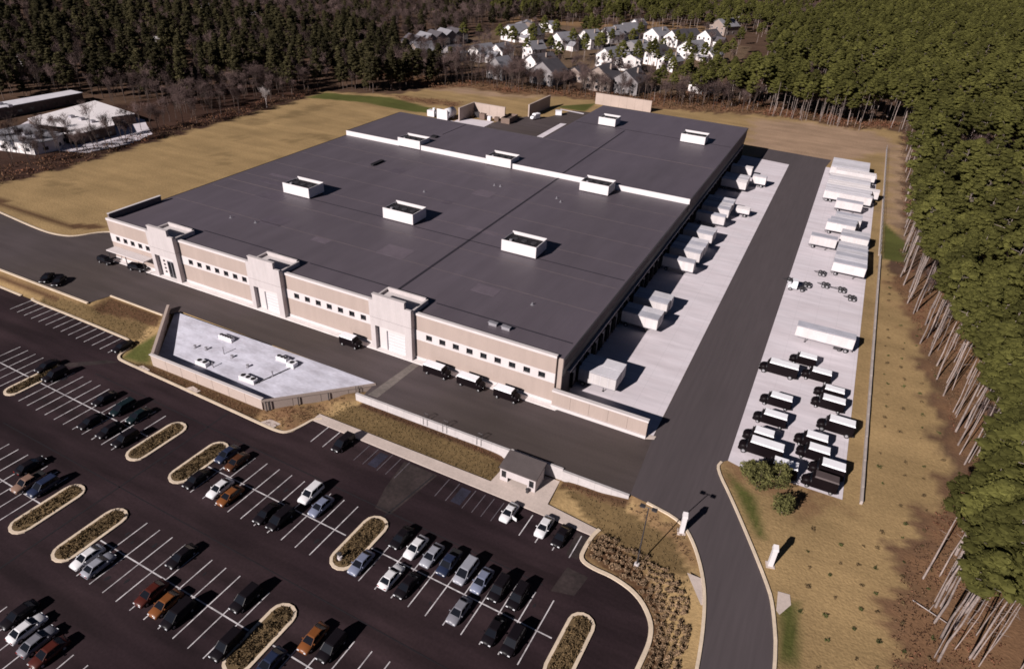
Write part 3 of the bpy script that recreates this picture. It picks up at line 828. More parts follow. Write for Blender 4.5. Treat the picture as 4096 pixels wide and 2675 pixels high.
# dock side
MB().box(WR-.1, WR+.02, .5, D1, 6.7, HR-.35).build('side_fascia', 'fascia', wh)
MB().box(WR-.1, WR+.16, D1, D2, 6.7, HS-.35).build('side_fascia', 'fascia', wh)
MB().box(WR-.1, WR+.04, .5, D2, 5.3, 6.68).build('side_band', 'steel', wh)
MB().box(WR-.1, WR+.5, 2.5, 152, 5.0, 5.25).build('dock_canopy', 'galv', wh)
MB().box(WR-.1, WR-.05, .5, D2, 0, 5.0).build('dock_wall', 'fascia', wh)
for i in range(43):
    y = 4.6+3.45*i
    d_ = MB().box(WR-.12, WR+.01, y, y+2.1, 1.0, 3.4).build('dock_door', 'galv', wh)
    MB().box(WR-.1, WR+.45, y-.3, y-.05, .9, 3.7).build('dock_seal', 'dark', d_)
    MB().box(WR-.1, WR+.45, y+2.15, y+2.4, .9, 3.7).build('dock_seal', 'dark', d_)
    if i % 3 == 0: MB().box(WR-.1, WR+.4, y+2.75, y+2.95, 4.7, 5.0).build('canopy_bracket', 'steel', wh)

# rooftop screens round the air handlers
UN = [(18.3, 31.1, HR, 7.5, 'first from the left in the front row of roof screens'), (46.1, 30.9, HR, 7.6, 'middle one of the front row of roof screens'), (75.2, 29.7, HR, 7.5, 'right one in the front row, nearest to the dock side'),
      (18.3, 76.6, HR, 7.3, 'left one straddling the white step wall'), (46.5, 76.3, HR, 7.4, 'middle one against the white step wall'), (75.3, 71.2, HR, 7.4, 'in front of the right half of the step wall'),
      (58.7, 129.0, HS, 5.6, 'small one near the rear edge of the far roof'), (86.2, 125.4, HS, 7.3, 'on the far roof close to the rear right corner')]
for x, y, z0, w_, lab in UN:
    e = empty('rooftop_unit', (x*S, y*S, z0*S), 0, 'white screened air handler, '+lab, 'air handler', 'screened air handlers on the warehouse roof')
    dp = 5.1
    MB().box(0, w_, 0, .12, .2, 2.5).build('front_screen', 'white_metal', e)
    MB().box(0, w_, dp-.12, dp, .25, 2.55).build('back_screen', 'white_metal', e)
    MB().box(w_-.12, w_, .12, dp-.12, .25, 2.45).build('side_screen', 'white_metal', e)
    MB().box(0, .12, .12, dp-.12, .25, 2.3).build('side_screen', 'galv', e)
    b_ = MB().box(.25, w_-.25, .3, dp-.5, 0, 2.05).build('air_handler', 'dark', e)
    for k in range(3): MB().tube((1.7+k*(w_-3.4)/2, dp/2, 2.05), (1.7+k*(w_-3.4)/2, dp/2, 2.16), .62, .62, 10).build('fan', 'steel', b_)
    MB().box(1.2, 1.7, 1.0, 1.5, 2.05, 2.4).build('duct', 'galv', b_)
    MB().box(.1, w_-.1, .2, dp-.2, .02, .06).build('curb', 'roofdark', e)
for x, y, w_, d_, h_, nm, mm, lab in ((93.1-6.6, 3.4, 1.4, .5, .5, 'roof_vent', 'galv', 'left of two small grey vents behind the right front parapet'), (93.1-4.2, 3.3, 1.4, .5, .5, 'roof_vent', 'galv', 'right of two small grey vents behind the right front parapet'),
                         (22.6, 58.2, .8, 4.5, .4, 'roof_hatch', 'dark', 'long dark hatch lying on the left part of the roof'), (23.5, 85.5, 1.6, 1.6, .35, 'roof_hatch', 'dark', 'small dark hatch behind the left end of the step wall')):
    v_ = MB(); v_.box(x, x+w_, y, y+d_, HR if y < 77 else HS, (HR if y < 77 else HS)+h_)
    v_.box(x-.1, x+w_+.1, y-.1, y+d_+.1, (HR if y < 77 else HS)+h_, (HR if y < 77 else HS)+h_+.08)
    v_.build(nm, mm, label=lab, cat='roof vent')
# wing wall at the front right corner
ww = empty('wing_wall', (0, 0, 0), 0, 'long low tan wall running right from the warehouse corner', 'wall')
for k in range(5): MB().box(100.1+3.05*k, 100.1+3.05*k+3.02, -.75, -.25, .55, 2.95).build('wall_panel', 'facade', ww)
MB().box(100.02, 115.4, -.85, -.15, 2.95, 3.25).build('wall_cap', 'white', ww)
MB().box(100.1, 115.36, -.95, -.05, 0, .55).build('wall_base', 'white', ww)
struct('corner_pad', MB().prism([(115.3,-.9),(116.6,-.3),(116.7,.4),(115.3,.2)], -.02, .1), 'walk')

# ------------------------------------------------------------------ half-sunk building with the white roof
ph = empty('pump_house', (0, 0, 0), 0, 'low half-sunk building with a white trapezoid roof below the front road', 'building')
def zr(x, y):
    t = min(1, max(0, (y+21.2)/12.2))
    f0 = -2.0+1.1*min(1, max(0, (x-36.4)/24)); b0 = -.2+.18*min(1, max(0, (x-28.4)/44.6))
    return f0*(1-t)+b0*t
rf = MB(); nxs, nys = 16, 6
grid = []
for j in range(nys+1):
    t = j/nys
    xa = 36.3+(27.6-36.3)*t; xb = 60.6+(73.0-60.6)*t
    for i in range(nxs+1):
        x = xa+(xb-xa)*i/nxs; y = -21.15+12.0*t
        grid.append((x, y, zr(x, y)))
rf.add(grid, [(j*(nxs+1)+i, j*(nxs+1)+i+1, (j+1)*(nxs+1)+i+1, (j+1)*(nxs+1)+i) for j in range(nys) for i in range(nxs)])
M['whiteroof'] = mat('white_roof_coating', (.50, .485, .56), 0.85, 0.12, 0.18, 1.2, 0.05, 3, stretch=(1, 2.5, 1), col2=(.42, .40, .46), patch=0.25)
rf.build('roof', 'whiteroof', ph)
MB().hexa([(27.6,-9.2,-2.6),(36.3,-21.1,-2.6),(60.6,-21.1,-2.6),(72.9,-9.3,-2.6)], [(27.6,-9.2,-2.2),(36.3,-21.1,-2.3),(60.6,-21.1,-1.9),(72.9,-9.3,-.9)]).build('core_wall', 'screenwall', ph)
for k in range(7):
    a = 36.2+24.3*k/7; b = 36.2+24.3*(k+1)/7-.05
    MB().box(a, b, -21.5, -21.15, -2.6, .02).build('wall_panel', 'screenwall', ph)
MB().box(36.0, 60.65, -21.58, -21.08, .02, .14).build('parapet_cap', 'white', ph)
MB().hexa([(26.3,-9.6,-2.6),(26.7,-9.35,-2.6),(36.45,-21.1,-2.6),(36.15,-21.45,-2.6)], [(26.3,-9.6,1.05),(26.7,-9.35,1.05),(36.45,-21.1,.02),(36.15,-21.45,.02)]).build('side_wall', 'screenwall', ph)
n_ = Vector((11.8, -12.4)).normalized()
for k in range(4):
    a = Vector((60.7,-21.35)).lerp(Vector((73.0,-9.5)), k/4); b = Vector((60.7,-21.35)).lerp(Vector((73.0,-9.5)), (k+1)/4-.004)
    za, zb = zr(a.x, a.y)*0+(-.28+.2*k/4), (-.28+.2*(k+1)/4)
    MB().hexa([(a.x,a.y,-2.6),(a.x+.28,a.y-.2,-2.6),(b.x+.28,b.y-.2,-2.6),(b.x,b.y,-2.6)], [(a.x,a.y,za),(a.x+.28,a.y-.2,za),(b.x+.28,b.y-.2,zb),(b.x,b.y,zb)]).build('wall_panel', 'siding_tan', ph)
MB().hexa([(60.5,-21.5,-.25),(60.95,-21.75,-.25),(73.4,-9.75,-.06),(72.95,-9.3,-.06)], [(60.5,-21.5,-.02),(60.95,-21.75,-.02),(73.4,-9.75,.08),(72.95,-9.3,.08)]).build('gutter', 'siding_tan', ph)
for t in (.02, .05, .30, .57):
    a = Vector((61.1,-21.75)).lerp(Vector((73.3,-9.95)), t)
    MB().box(a.x-.05, a.x+.07, a.y-.05, a.y+.07, -2.3, -.1).build('downspout', 'steel', ph)
a = Vector((61.2,-21.8)).lerp(Vector((73.4,-10.0)), .82)
ldm = MB()
for dx in (0, .35): ldm.tube((a.x+dx, a.y+dx, -1.6), (a.x+dx, a.y+dx, .6), .035, n=4)
for k in range(6): ldm.tube((a.x, a.y, -1.4+.35*k), (a.x+.35, a.y+.35, -1.4+.35*k), .025, n=4)
ldm.build('ladder', 'steel', ph)
for x, y, w_, d_, n_f, lab in ((41.1, -11.6, 3.0, .8, 5, 'long white condenser row at the back of the white roof'), (42.8, -18.4, 2.4, .9, 2, 'pale condenser pair by the left front of the white roof'), (52.6, -18.4, 3.2, 1.0, 3, 'pale condenser row near the front of the white roof'),
                        (54.4, -11.8, 2.2, .8, 3, 'small dark-topped condensers at the back right of the white roof'), (57.2, -12.4, 1.5, 1.1, 1, 'boxy white condenser at the back right of the white roof')):
    z0 = zr(x+w_/2, y)
    e = empty('condenser', (x*S, y*S, z0*S), 0, lab, 'condenser', 'condensers on the white roof')
    MB().box(0, w_, 0, d_, .1, .75).build('cabinet', 'tank', e)
    MB().box(-.1, w_+.1, -.1, d_+.1, -.1, .1).build('frame', 'white_metal', e)
    for k in range(n_f):
        MB().tube(((k+.5)*w_/n_f, d_/2, .75), ((k+.5)*w_/n_f, d_/2, .84), min(.36, w_/n_f*.42), n=10).build('fan', 'dark', e)
for i, (x, y, h_, r_) in enumerate(((39.3,-15.2,.5,.18),(41.5,-14.8,.5,.18),(47.2,-14.5,.4,.2),(51.5,-15.3,.4,.2),(45.2,-14.4,1.3,.08),(46.2,-17.8,.9,.1),(57.0,-15.4,.9,.12))):
    v_ = MB(); z0 = zr(x, y)-.03
    v_.tube((x,y,z0), (x,y,z0+h_), r_, r_, 8); v_.tube((x,y,z0+h_), (x,y,z0+h_+.08), r_*1.4, r_*1.4, 8); v_.tube((x,y,z0), (x,y,z0+.05), r_*1.8, r_*1.2, 8)
    v_.build('vent_pipe', 'galv', label=('short','stubby','low','small','tall thin','slim','upright')[i]+' vent pipe on the white roof, '+('far left','second from left','middle back','middle right','beside the middle','near the front parapet','beside the dark pole shadow line')[i], cat='vent pipe', group='vent pipes on the white roof')
cdm = MB(); cdm.tube((55.9,-18.2,zr(55.9,-18.2)+.12), (57.0,-15.4,zr(57,-15.4)+.12), .07, n=6); cdm.tube((57.0,-15.4,zr(57,-15.4)+.12), (58.1,-12.6,zr(58.1,-12.6)+.12), .07, n=6)  # thin dark pipes added in the shape of a pole's cast shadow
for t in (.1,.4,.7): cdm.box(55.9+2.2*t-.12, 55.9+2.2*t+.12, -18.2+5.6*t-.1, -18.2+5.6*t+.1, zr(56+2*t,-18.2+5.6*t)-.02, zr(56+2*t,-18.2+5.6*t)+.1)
cdm.build('shadow_pipe', 'steel', label='dark pipe line standing in for a pole shadow across the white roof', cat='shadow_pipe')

# ------------------------------------------------------------------ retaining walls, shelter
rw = empty('retaining_wall', (0, 0, 0), 0, 'pale concrete retaining wall under the front road, left of the shelter', 'retaining wall')
for k in range(9): MB().box(72.0+3.02*k, 72.0+3.02*k+3.0, -13.25, -12.85, -1.6, .12).build('wall_panel', 'wallpale', rw)
rw2 = empty('retaining_wall', (0, 0, 0), 0, 'pale concrete retaining wall right of the shelter, toward the entry drive', 'retaining wall')
for k in range(4): MB().box(107.35+2.4*k, 107.35+2.4*k+2.38, -13.4, -13.0, -1.6, .12).build('wall_panel', 'wallpale', rw2)
rw3 = empty('retaining_wall', (0, 0, 0), 0, 'short concrete retaining wall directly behind the shelter', 'retaining wall')
MB().box(99.2, 107.3, -13.1, -12.75, -2.4, .2).build('wall_panel', 'wallpale', rw3)
for x, lab in ((84.6, 'leftmost'), (88.0, 'middle'), (93.8, 'rightmost')):
    h_ = MB()
    for dx in (0, .7): h_.tube((x+dx,-12.95,.2), (x+dx,-12.95,1.0), .035, n=5); h_.tube((x+dx,-13.35,-.9), (x+dx,-13.35,.7), .03, n=5)
    h_.tube((x,-12.95,1.0), (x+.7,-12.95,1.0), .035, n=5)
    h_.build('handrail', 'steel', label=lab+' thin dark handrail over the left retaining wall', cat='handrail', group='handrails on the retaining wall')
sh = empty('shelter', (99.5*S, -16.9*S, ZP*S), 0, 'small white shelter with dark sloping roof beside the parking lot', 'shelter')
fwl = MB()
fwl.box(0, .25, 0, .2, 0, 2.3); fwl.box(5.15, 5.4, 0, .2, 0, 2.3); fwl.box(.25, .95, 0, .2, 1.95, 2.3); fwl.box(4.45, 5.15, 0, .2, 1.95, 2.3); fwl.box(.95, 4.45, 0, .2, .95, 2.3); fwl.box(.95, 1.2, 0, .2, 0, .95); fwl.box(4.2, 4.45, 0, .2, 0, .95)
fwl.box(.25, .95, 0, .2, 0, .75); fwl.box(4.45, 5.15, 0, .2, 0, .75)
fwl.build('front_wall', 'tower', sh)
MB().box(0, 5.4, 2.78, 2.95, 0, 2.77).build('back_wall', 'white', sh)
for xx in (0, 5.2): MB().hexa([(xx,.2,0),(xx+.2,.2,0),(xx+.2,2.78,0),(xx,2.78,0)], [(xx,.2,2.34),(xx+.2,.2,2.34),(xx+.2,2.78,2.76),(xx,2.78,2.76)]).build('side_wall', 'white', sh)
MB().hexa([(-.15,-.15,2.3),(5.55,-.15,2.3),(5.55,3.25,2.86),(-.15,3.25,2.86)], [(-.15,-.15,2.46),(5.55,-.15,2.46),(5.55,3.25,3.02),(-.15,3.25,3.02)]).build('roof', 'shelter_roof', sh)
MB().box(1.3, 4.1, 1.6, 2.2, .4, .5).build('bench', 'steel', sh)
for xx in (.25, 4.45): MB().box(xx, xx+.7, .09, .12, .75, 1.95).build('pane', 'glass', sh)
tb = MB().box(4.3, 4.6, -.6, -.3, 0, .7); tb.box(4.25, 4.65, -.65, -.25, .7, .78); tb.build('trash_bin', 'steel', sh)

# ------------------------------------------------------------------ parking islands
def stadium(x0, x1, y0, y1, n=7):
    r_ = (x1-x0)/2; cx = (x0+x1)/2; out = []
    for i in range(n+1):
        a = math.pi*i/n; out.append((cx+r_*math.cos(a), y1-r_+r_*math.sin(a)))
    for i in range(n+1):
        a = math.pi+math.pi*i/n; out.append((cx+r_*math.cos(a), y0+r_+r_*math.sin(a)))
    return [lot(*p) for p in out]
ISL = [(22.3,25.1,0,'at the left picture edge beside a black vehicle'), (50.9,54.1,0,'between the six dark cars and the driving aisle, front row'), (59.6,62.8,0,'with a navy car parked at its far right end'), (87.7,91.1,0,'with a silver-blue car at its near right end'),
       (116.4,119.5,0,'rightmost in the lot, beside the curved kerb'), (50.4,53.5,YC,'lower left, below the tan pickup'), (58.8,62.0,YC,'with a white car along its right side'), (87.0,90.2,YC,'at the bottom edge of the picture, left of the orange sedan')]
for ii, (x0, x1, yc, lab) in enumerate(ISL):
    e = empty('parking_island', (0, 0, 0), 0, 'planted parking island '+lab, 'parking island', 'planted islands in the parking lot')
    ribbon(stadium(x0+.16, x1-.16, yc-4.5, yc+4.5), .38, ZP-.04, ZP+.15, True).build('kerb_ring', 'kerb', e)
    soil = MB(); soil.sheet(stadium(x0+.3, x1-.3, yc-4.36, yc+4.36), ZP+.13)
    soil.build('soil', 'mulchplant', e)
    pl = MB(1); rnd = random.Random(50+ii)
    for k in range(170):
        xx = rnd.uniform(x0+.55, x1-.55); yy = rnd.uniform(yc-3.9, yc+3.9); p = lot(xx, yy)
        tri_cloud(pl, (p[0]*S, p[1]*S, (ZP+.13)*S+.16), .34, .18, 9, .3, rnd, .8)
    tag(pl.build('low_planting', 'mulchplant', e), kind='stuff')

# ------------------------------------------------------------------ vehicles (metres, front towards +Y)
def ring8(y, zb, zt, hw):
    return [(-hw*.90,y,zb),(-hw,y,zb+.16),(-hw,y,zt-.16),(-hw*.86,y,zt),(hw*.86,y,zt),(hw,y,zt-.16),(hw,y,zb+.16),(hw*.90,y,zb)]
def wheel_mesh(r=.32, w=.22):
    mb = MB(1)
    mb.tube((-w/2,0,0), (w/2,0,0), r, r, 14, 0)
    for sx in (-1, 1): mb.tube((sx*w*.5,0,0), (sx*(w*.5+.012),0,0), r*.62, r*.55, 10, 1)
    return mb.mesh('wheel', ['rubber', 'rim'])
WHEEL = wheel_mesh(); WHEEL_T = wheel_mesh(.48, .3)
def car_meshes(kind):
    if kind == 'sedan':
        st = [(-2.38,.34,.74,.76),(-2.26,.24,.92,.85),(-1.7,.2,.99,.89),(-.3,.19,.97,.90),(1.0,.19,.97,.90),(1.35,.2,.93,.89),(2.05,.22,.82,.86),(2.32,.30,.66,.76)]
        gb = (-1.85,1.2,.80,.95); gt = (-1.12,.38,.61,1.40); wz = (-1.42,1.42)
    elif kind == 'coupe':
        st = [(-2.2,.34,.78,.74),(-2.05,.24,.93,.84),(-1.5,.2,.97,.88),(0,.19,.94,.88),(1.0,.19,.93,.88),(1.35,.2,.9,.87),(1.95,.22,.78,.83),(2.2,.30,.62,.72)]
        gb = (-1.75,1.1,.78,.92); gt = (-.85,.22,.58,1.32); wz = (-1.32,1.36)
    elif kind == 'suv':
        st = [(-2.38,.42,.9,.84),(-2.3,.34,1.06,.90),(-1.6,.3,1.10,.93),(0,.28,1.08,.93),(1.0,.28,1.08,.93),(1.3,.28,1.06,.92),(2.1,.3,.98,.90),(2.36,.38,.8,.82)]
        gb = (-2.28,1.22,.84,1.05); gt = (-2.05,.42,.70,1.72); wz = (-1.4,1.42)
    elif kind == 'minivan':
        st = [(-2.45,.38,.9,.84),(-2.38,.3,1.04,.91),(-1.6,.24,1.08,.94),(0,.22,1.05,.94),(1.2,.22,1.04,.94),(1.6,.24,.99,.92),(2.2,.28,.86,.88),(2.42,.36,.7,.78)]
        gb = (-2.38,1.55,.86,1.02); gt = (-2.2,.55,.72,1.70); wz = (-1.45,1.5)
    else:  # pickup
        st = [(-2.6,.45,.95,.88),(-2.55,.4,1.05,.92),(-1.0,.34,1.06,.93),(0,.33,1.08,.93),(1.2,.33,1.08,.93),(1.5,.33,1.05,.92),(2.3,.35,.98,.90),(2.55,.42,.8,.82)]
        gb = (-.95,1.35,.84,1.05); gt = (-.75,.62,.70,1.66); wz = (-1.65,1.6)
    b = MB(1); b.loft([ring8(*s_) for s_ in st])
    g = MB(1)
    y0,y1,hw,zb = gb; t0,t1,tw,zt = gt
    g.hexa([(-hw,y0,zb),(hw,y0,zb),(hw,y1,zb),(-hw,y1,zb)], [(-tw,t0,zt),(tw,t0,zt),(tw,t1,zt),(-tw,t1,zt)])
    r = MB(1)
    r.hexa([(-tw-.02,t0-.03,zt),(tw+.02,t0-.03,zt),(tw+.02,t1+.05,zt),(-tw-.02,t1+.05,zt)], [(-tw*.9,t0+.12,zt+.055),(tw*.9,t0+.12,zt+.055),(tw*.9,t1-.14,zt+.055),(-tw*.9,t1-.14,zt+.055)])
    for sx in (-1, 1):
        for (ya, yb) in ((y0,t0),(y1,t1),((y0+y1)/2-.05,(t0+t1)/2-.05)):
            r.tube((sx*(hw+.005),ya,zb-.02), (sx*(tw+.01),yb,zt+.01), .05, .045, 4)
    out = dict(body=b.mesh('body', 'car_white', True), windows=g.mesh('windows', 'carglass'), roof=r.mesh('roof', 'car_white'))
    fy = st[-1][0]; ry = st[0][0]; zl = st[-1][2]; zt_ = st[0][2]
    hl = MB(1); hl.box(-.16,.16,-.07,.03,-.07,.07); out['hl'] = (hl.mesh('headlight', 'lamp_clear'), (.56, fy-.02, zl-.02))
    tl = MB(1); tl.box(-.17,.17,-.03,.06,-.08,.08); out['tl'] = (tl.mesh('tail_light', 'lamp_red'), (.58, ry+.01, zt_-.02))
    mr = MB(1); mr.box(-.11,.11,-.06,.06,-.05,.07); out['mirror'] = (mr.mesh('mirror', 'car_white'), (.98, y1-.35, zb+.06))
    out['wz'] = wz; out['hw'] = st[3][3]; out['kind'] = kind
    if kind == 'pickup':
        bd = MB(1); bd.box(-.74,.74,-2.45,-1.05,1.0,1.075); out['bed'] = bd.mesh('bed_liner', 'rubber')
    return out
CM = {k: car_meshes(k) for k in ('sedan', 'coupe', 'suv', 'minivan', 'pickup')}
def place_car(x, y, z, ang, kind, colour, label, name=None, cat='car', group='cars in the parking lot'):
    cmx = CM[kind]; pm = 'car_'+colour
    e = empty(name or {'sedan':'sedan','coupe':'coupe','suv':'sport_utility_car','minivan':'minivan','pickup':'pickup_truck'}[kind], (x*S, y*S, z*S+.015), ang, label, cat, group)
    obj('body', cmx['body'], e, matname=pm); obj('windows', cmx['windows'], e); obj('roof', cmx['roof'], e, matname=pm)
    for sx in (-1, 1):
        for wy in cmx['wz']: obj('wheel', WHEEL, e, (sx*(cmx['hw']-.09), wy, .32))
        me_, p = cmx['hl']; obj('headlight', me_, e, (sx*p[0], p[1], p[2]))
        me_, p = cmx['tl']; obj('tail_light', me_, e, (sx*p[0], p[1], p[2]))
        me_, p = cmx['mirror']; obj('mirror', me_, e, (sx*p[0], p[1], p[2]), matname=pm)
    if 'bed' in cmx: obj('bed_liner', cmx['bed'], e)
    return e
LA = math.atan(ROWA)
NOSE_IN, NOSE_OUT = LA, LA+math.pi                   # nose away from / towards the camera
CARS = [
 (76.3,-21.9,NOSE_OUT,'minivan','black','black van alone at the sidewalk left of the shelter'),
 (103.6,-22.1,NOSE_OUT,'coupe','white','white coupe in front of the shelter with its door open'),
 (108.65,-22.1,NOSE_OUT,'sedan','white','white sedan right of the shelter at the sidewalk'),
 (111.2,-22.5,NOSE_OUT,'sedan','black','black sedan at the right end of the sidewalk stalls'),
 (27.6,-20.4,NOSE_OUT,'sedan','black','black sedan at the grass corner left of the white-roofed building'),
 (38.0,-31.6,NOSE_OUT,'sedan','black','black sedan, leftmost of the dark group, upper half'),
 (42.4,-31.8,NOSE_OUT,'minivan','teal','dark teal minivan, middle of the dark group, upper half'),
 (45.9,-31.9,NOSE_OUT,'sedan','teal','dark teal sedan, rightmost of the dark group, upper half'),
 (41.2,-36.2,NOSE_OUT,'sedan','black','black sedan, left one of the dark group, lower half'),
 (45.2,-36.2,NOSE_OUT,'sedan','black','black sedan, middle one of the dark group, lower half'),
 (48.9,-36.4,NOSE_OUT,'suv','black','black sport utility car touching the kerbed island at the dark group'),
 (25.9,-31.4,NOSE_OUT,'suv','black','black vehicle beside the island at the left picture edge'),
 (45.6,-48.3,NOSE_OUT,'pickup','tan','tan pickup near the left picture edge'),
 (48.0,-47.9,NOSE_OUT,'suv','navy','dark blue vehicle right of the tan pickup'),
 (42.7,-46.2,NOSE_IN,'sedan','black','black car behind the tan pickup at the left edge'),
 (63.7,-31.7,NOSE_OUT,'sedan','navy','navy sedan against the island top with the orange car on its right'),
 (66.0,-32.2,NOSE_OUT,'sedan','brown','brown sedan right of the navy sedan by the island'),
 (63.9,-37.3,NOSE_OUT,'sedan','black','black sedan at the lower end of the island, left of the white sedan'),
 (67.9,-37.0,NOSE_OUT,'sedan','white','white sedan between a black car and an orange car'),
 (70.1,-37.4,NOSE_OUT,'sedan','orange','orange sedan directly right of the white sedan, middle row'),
 (79.0,-32.0,NOSE_OUT,'suv','white','white sport utility car with dark nose, middle row'),
 (81.6,-33.1,NOSE_OUT,'sedan','bluesilver','small blue-silver sedan right of the white utility car'),
 (76.4,-37.4,NOSE_OUT,'sedan','black','black sedan, left of a pair below the white utility car'),
 (78.6,-37.3,NOSE_OUT,'minivan','black','black minivan, right of a pair below the white utility car'),
 (93.7,-32.4,NOSE_OUT,'sedan','black','black sedan, first of the upper right row after the island'),
 (96.1,-32.8,NOSE_OUT,'sedan','white','white sedan, second of the upper right row'),
 (98.5,-32.9,NOSE_OUT,'sedan','silver','silver sedan, third of the upper right row'),
 (100.9,-32.9,NOSE_OUT,'pickup','navy','dark blue pickup, fourth of the upper right row'),
 (103.3,-33.0,NOSE_OUT,'minivan','silver','silver minivan, fifth of the upper right row'),
 (105.6,-33.2,NOSE_OUT,'sedan','bluesilver','blue-silver sedan, sixth of the upper right row'),
 (107.9,-33.3,NOSE_OUT,'suv','black','black utility car, seventh of the upper right row'),
 (110.3,-33.2,NOSE_OUT,'suv','black','black utility car, last of the upper right row'),
 (91.7,-37.9,NOSE_OUT,'sedan','bluesilver','blue-silver sedan against the near right end of the island'),
 (96.0,-37.8,NOSE_IN,'sedan','white','white sedan parked nose in below the white sedan, right row'),
 (98.3,-38.0,NOSE_OUT,'sedan','black','black sedan right of the white sedan, lower right row'),
 (105.3,-38.0,NOSE_OUT,'sedan','grey','grey-blue sedan alone in the lower right row'),
 (109.9,-38.4,NOSE_OUT,'sedan','black','black sedan, left of the pair nearest the right island'),
 (112.3,-38.5,NOSE_OUT,'suv','black','black utility car, right of the pair nearest the right island'),
 (63.2,-52.6,NOSE_OUT,'sedan','white','white sedan along the right side of the lower left island'),
 (65.3,-52.7,NOSE_IN,'sedan','silver','silver sedan with dark rear deck right of the white sedan, lower left'),
 (72.6,-47.3,NOSE_OUT,'sedan','black','black sedan with a pale sunroof glint, alone in the lower left row'),
 (73.8,-52.5,NOSE_OUT,'sedan','red','dark red sedan left of the orange sedan, lower left row'),
 (76.3,-52.7,NOSE_OUT,'sedan','orange','orange sedan between dark red and black cars, lower left row'),
 (78.6,-53.0,NOSE_OUT,'minivan','black','black minivan right of the orange sedan, lower left row'),
 (83.5,-48.1,NOSE_OUT,'suv','black','black utility car right of the lower row centre line'),
 (86.0,-53.2,NOSE_OUT,'suv','black','black utility car cut by the bottom edge left of the island'),
 (91.3,-52.6,NOSE_OUT,'sedan','navy','navy sedan at the bottom edge right of the island'),
 (93.3,-48.3,NOSE_OUT,'sedan','orange','orange sedan by the bottom edge, right of the lowest island'),
 (95.7,-48.2,NOSE_OUT,'suv','black','black utility car right of the orange sedan at the bottom edge'),
 (66.2,-61.6,NOSE_IN,'sedan','white','white sedan in the bottom left corner'),
 (68.6,-62.0,NOSE_IN,'sedan','grey','grey sedan in the bottom left corner, right of the white one'),
 (70.8,-62.3,NOSE_OUT,'sedan','red','dark red sedan in the bottom left corner'),
 (63.9,-61.0,NOSE_OUT,'sedan','black','black sedan in the bottom left corner, left of the white one'),
 (22.4,-30.4,NOSE_OUT,'sedan','black','black sedan at the left edge, far side of the island'),
]
for x, y, a, k, c, lab in CARS:
    place_car(x, y, ZP, a+R.uniform(-.02,.02), k, c, lab)
# the open door of the white coupe
od = MB(1); od.hexa([(0,-.03,.3),(.95,-.25,.3),(.95,-.18,.3),(0,.03,.3)], [(0,-.03,.95),(.95,-.25,.95),(.95,-.18,.95),(0,.03,.95)])
coupe = [o for o in bpy.data.objects if o.get('label', '').startswith('white coupe')][0]
do = od.build('open_door', 'car_white', coupe); do.location = (-.9, .7, 0); do.rotation_euler = (0, 0, math.pi)
UPC = [(.2,-2.6,-1.57,'suv','black','black utility car left of the entrance canopy'),(8.2,-1.6+.1,-1.4,'suv','black','black utility car under the right end of the entrance canopy'),
       (-2.6,-13.3,-2.6,'sedan','black','left of two black cars on the road by the left kerb'),(.6,-13.0,-2.6,'sedan','black','right of two black cars on the road by the left kerb')]
for x, y, a, k, c, lab in UPC:
    place_car(x, y, 0.1 if -1.3 < y else 0, a, k, c, lab, group='cars on the front road')

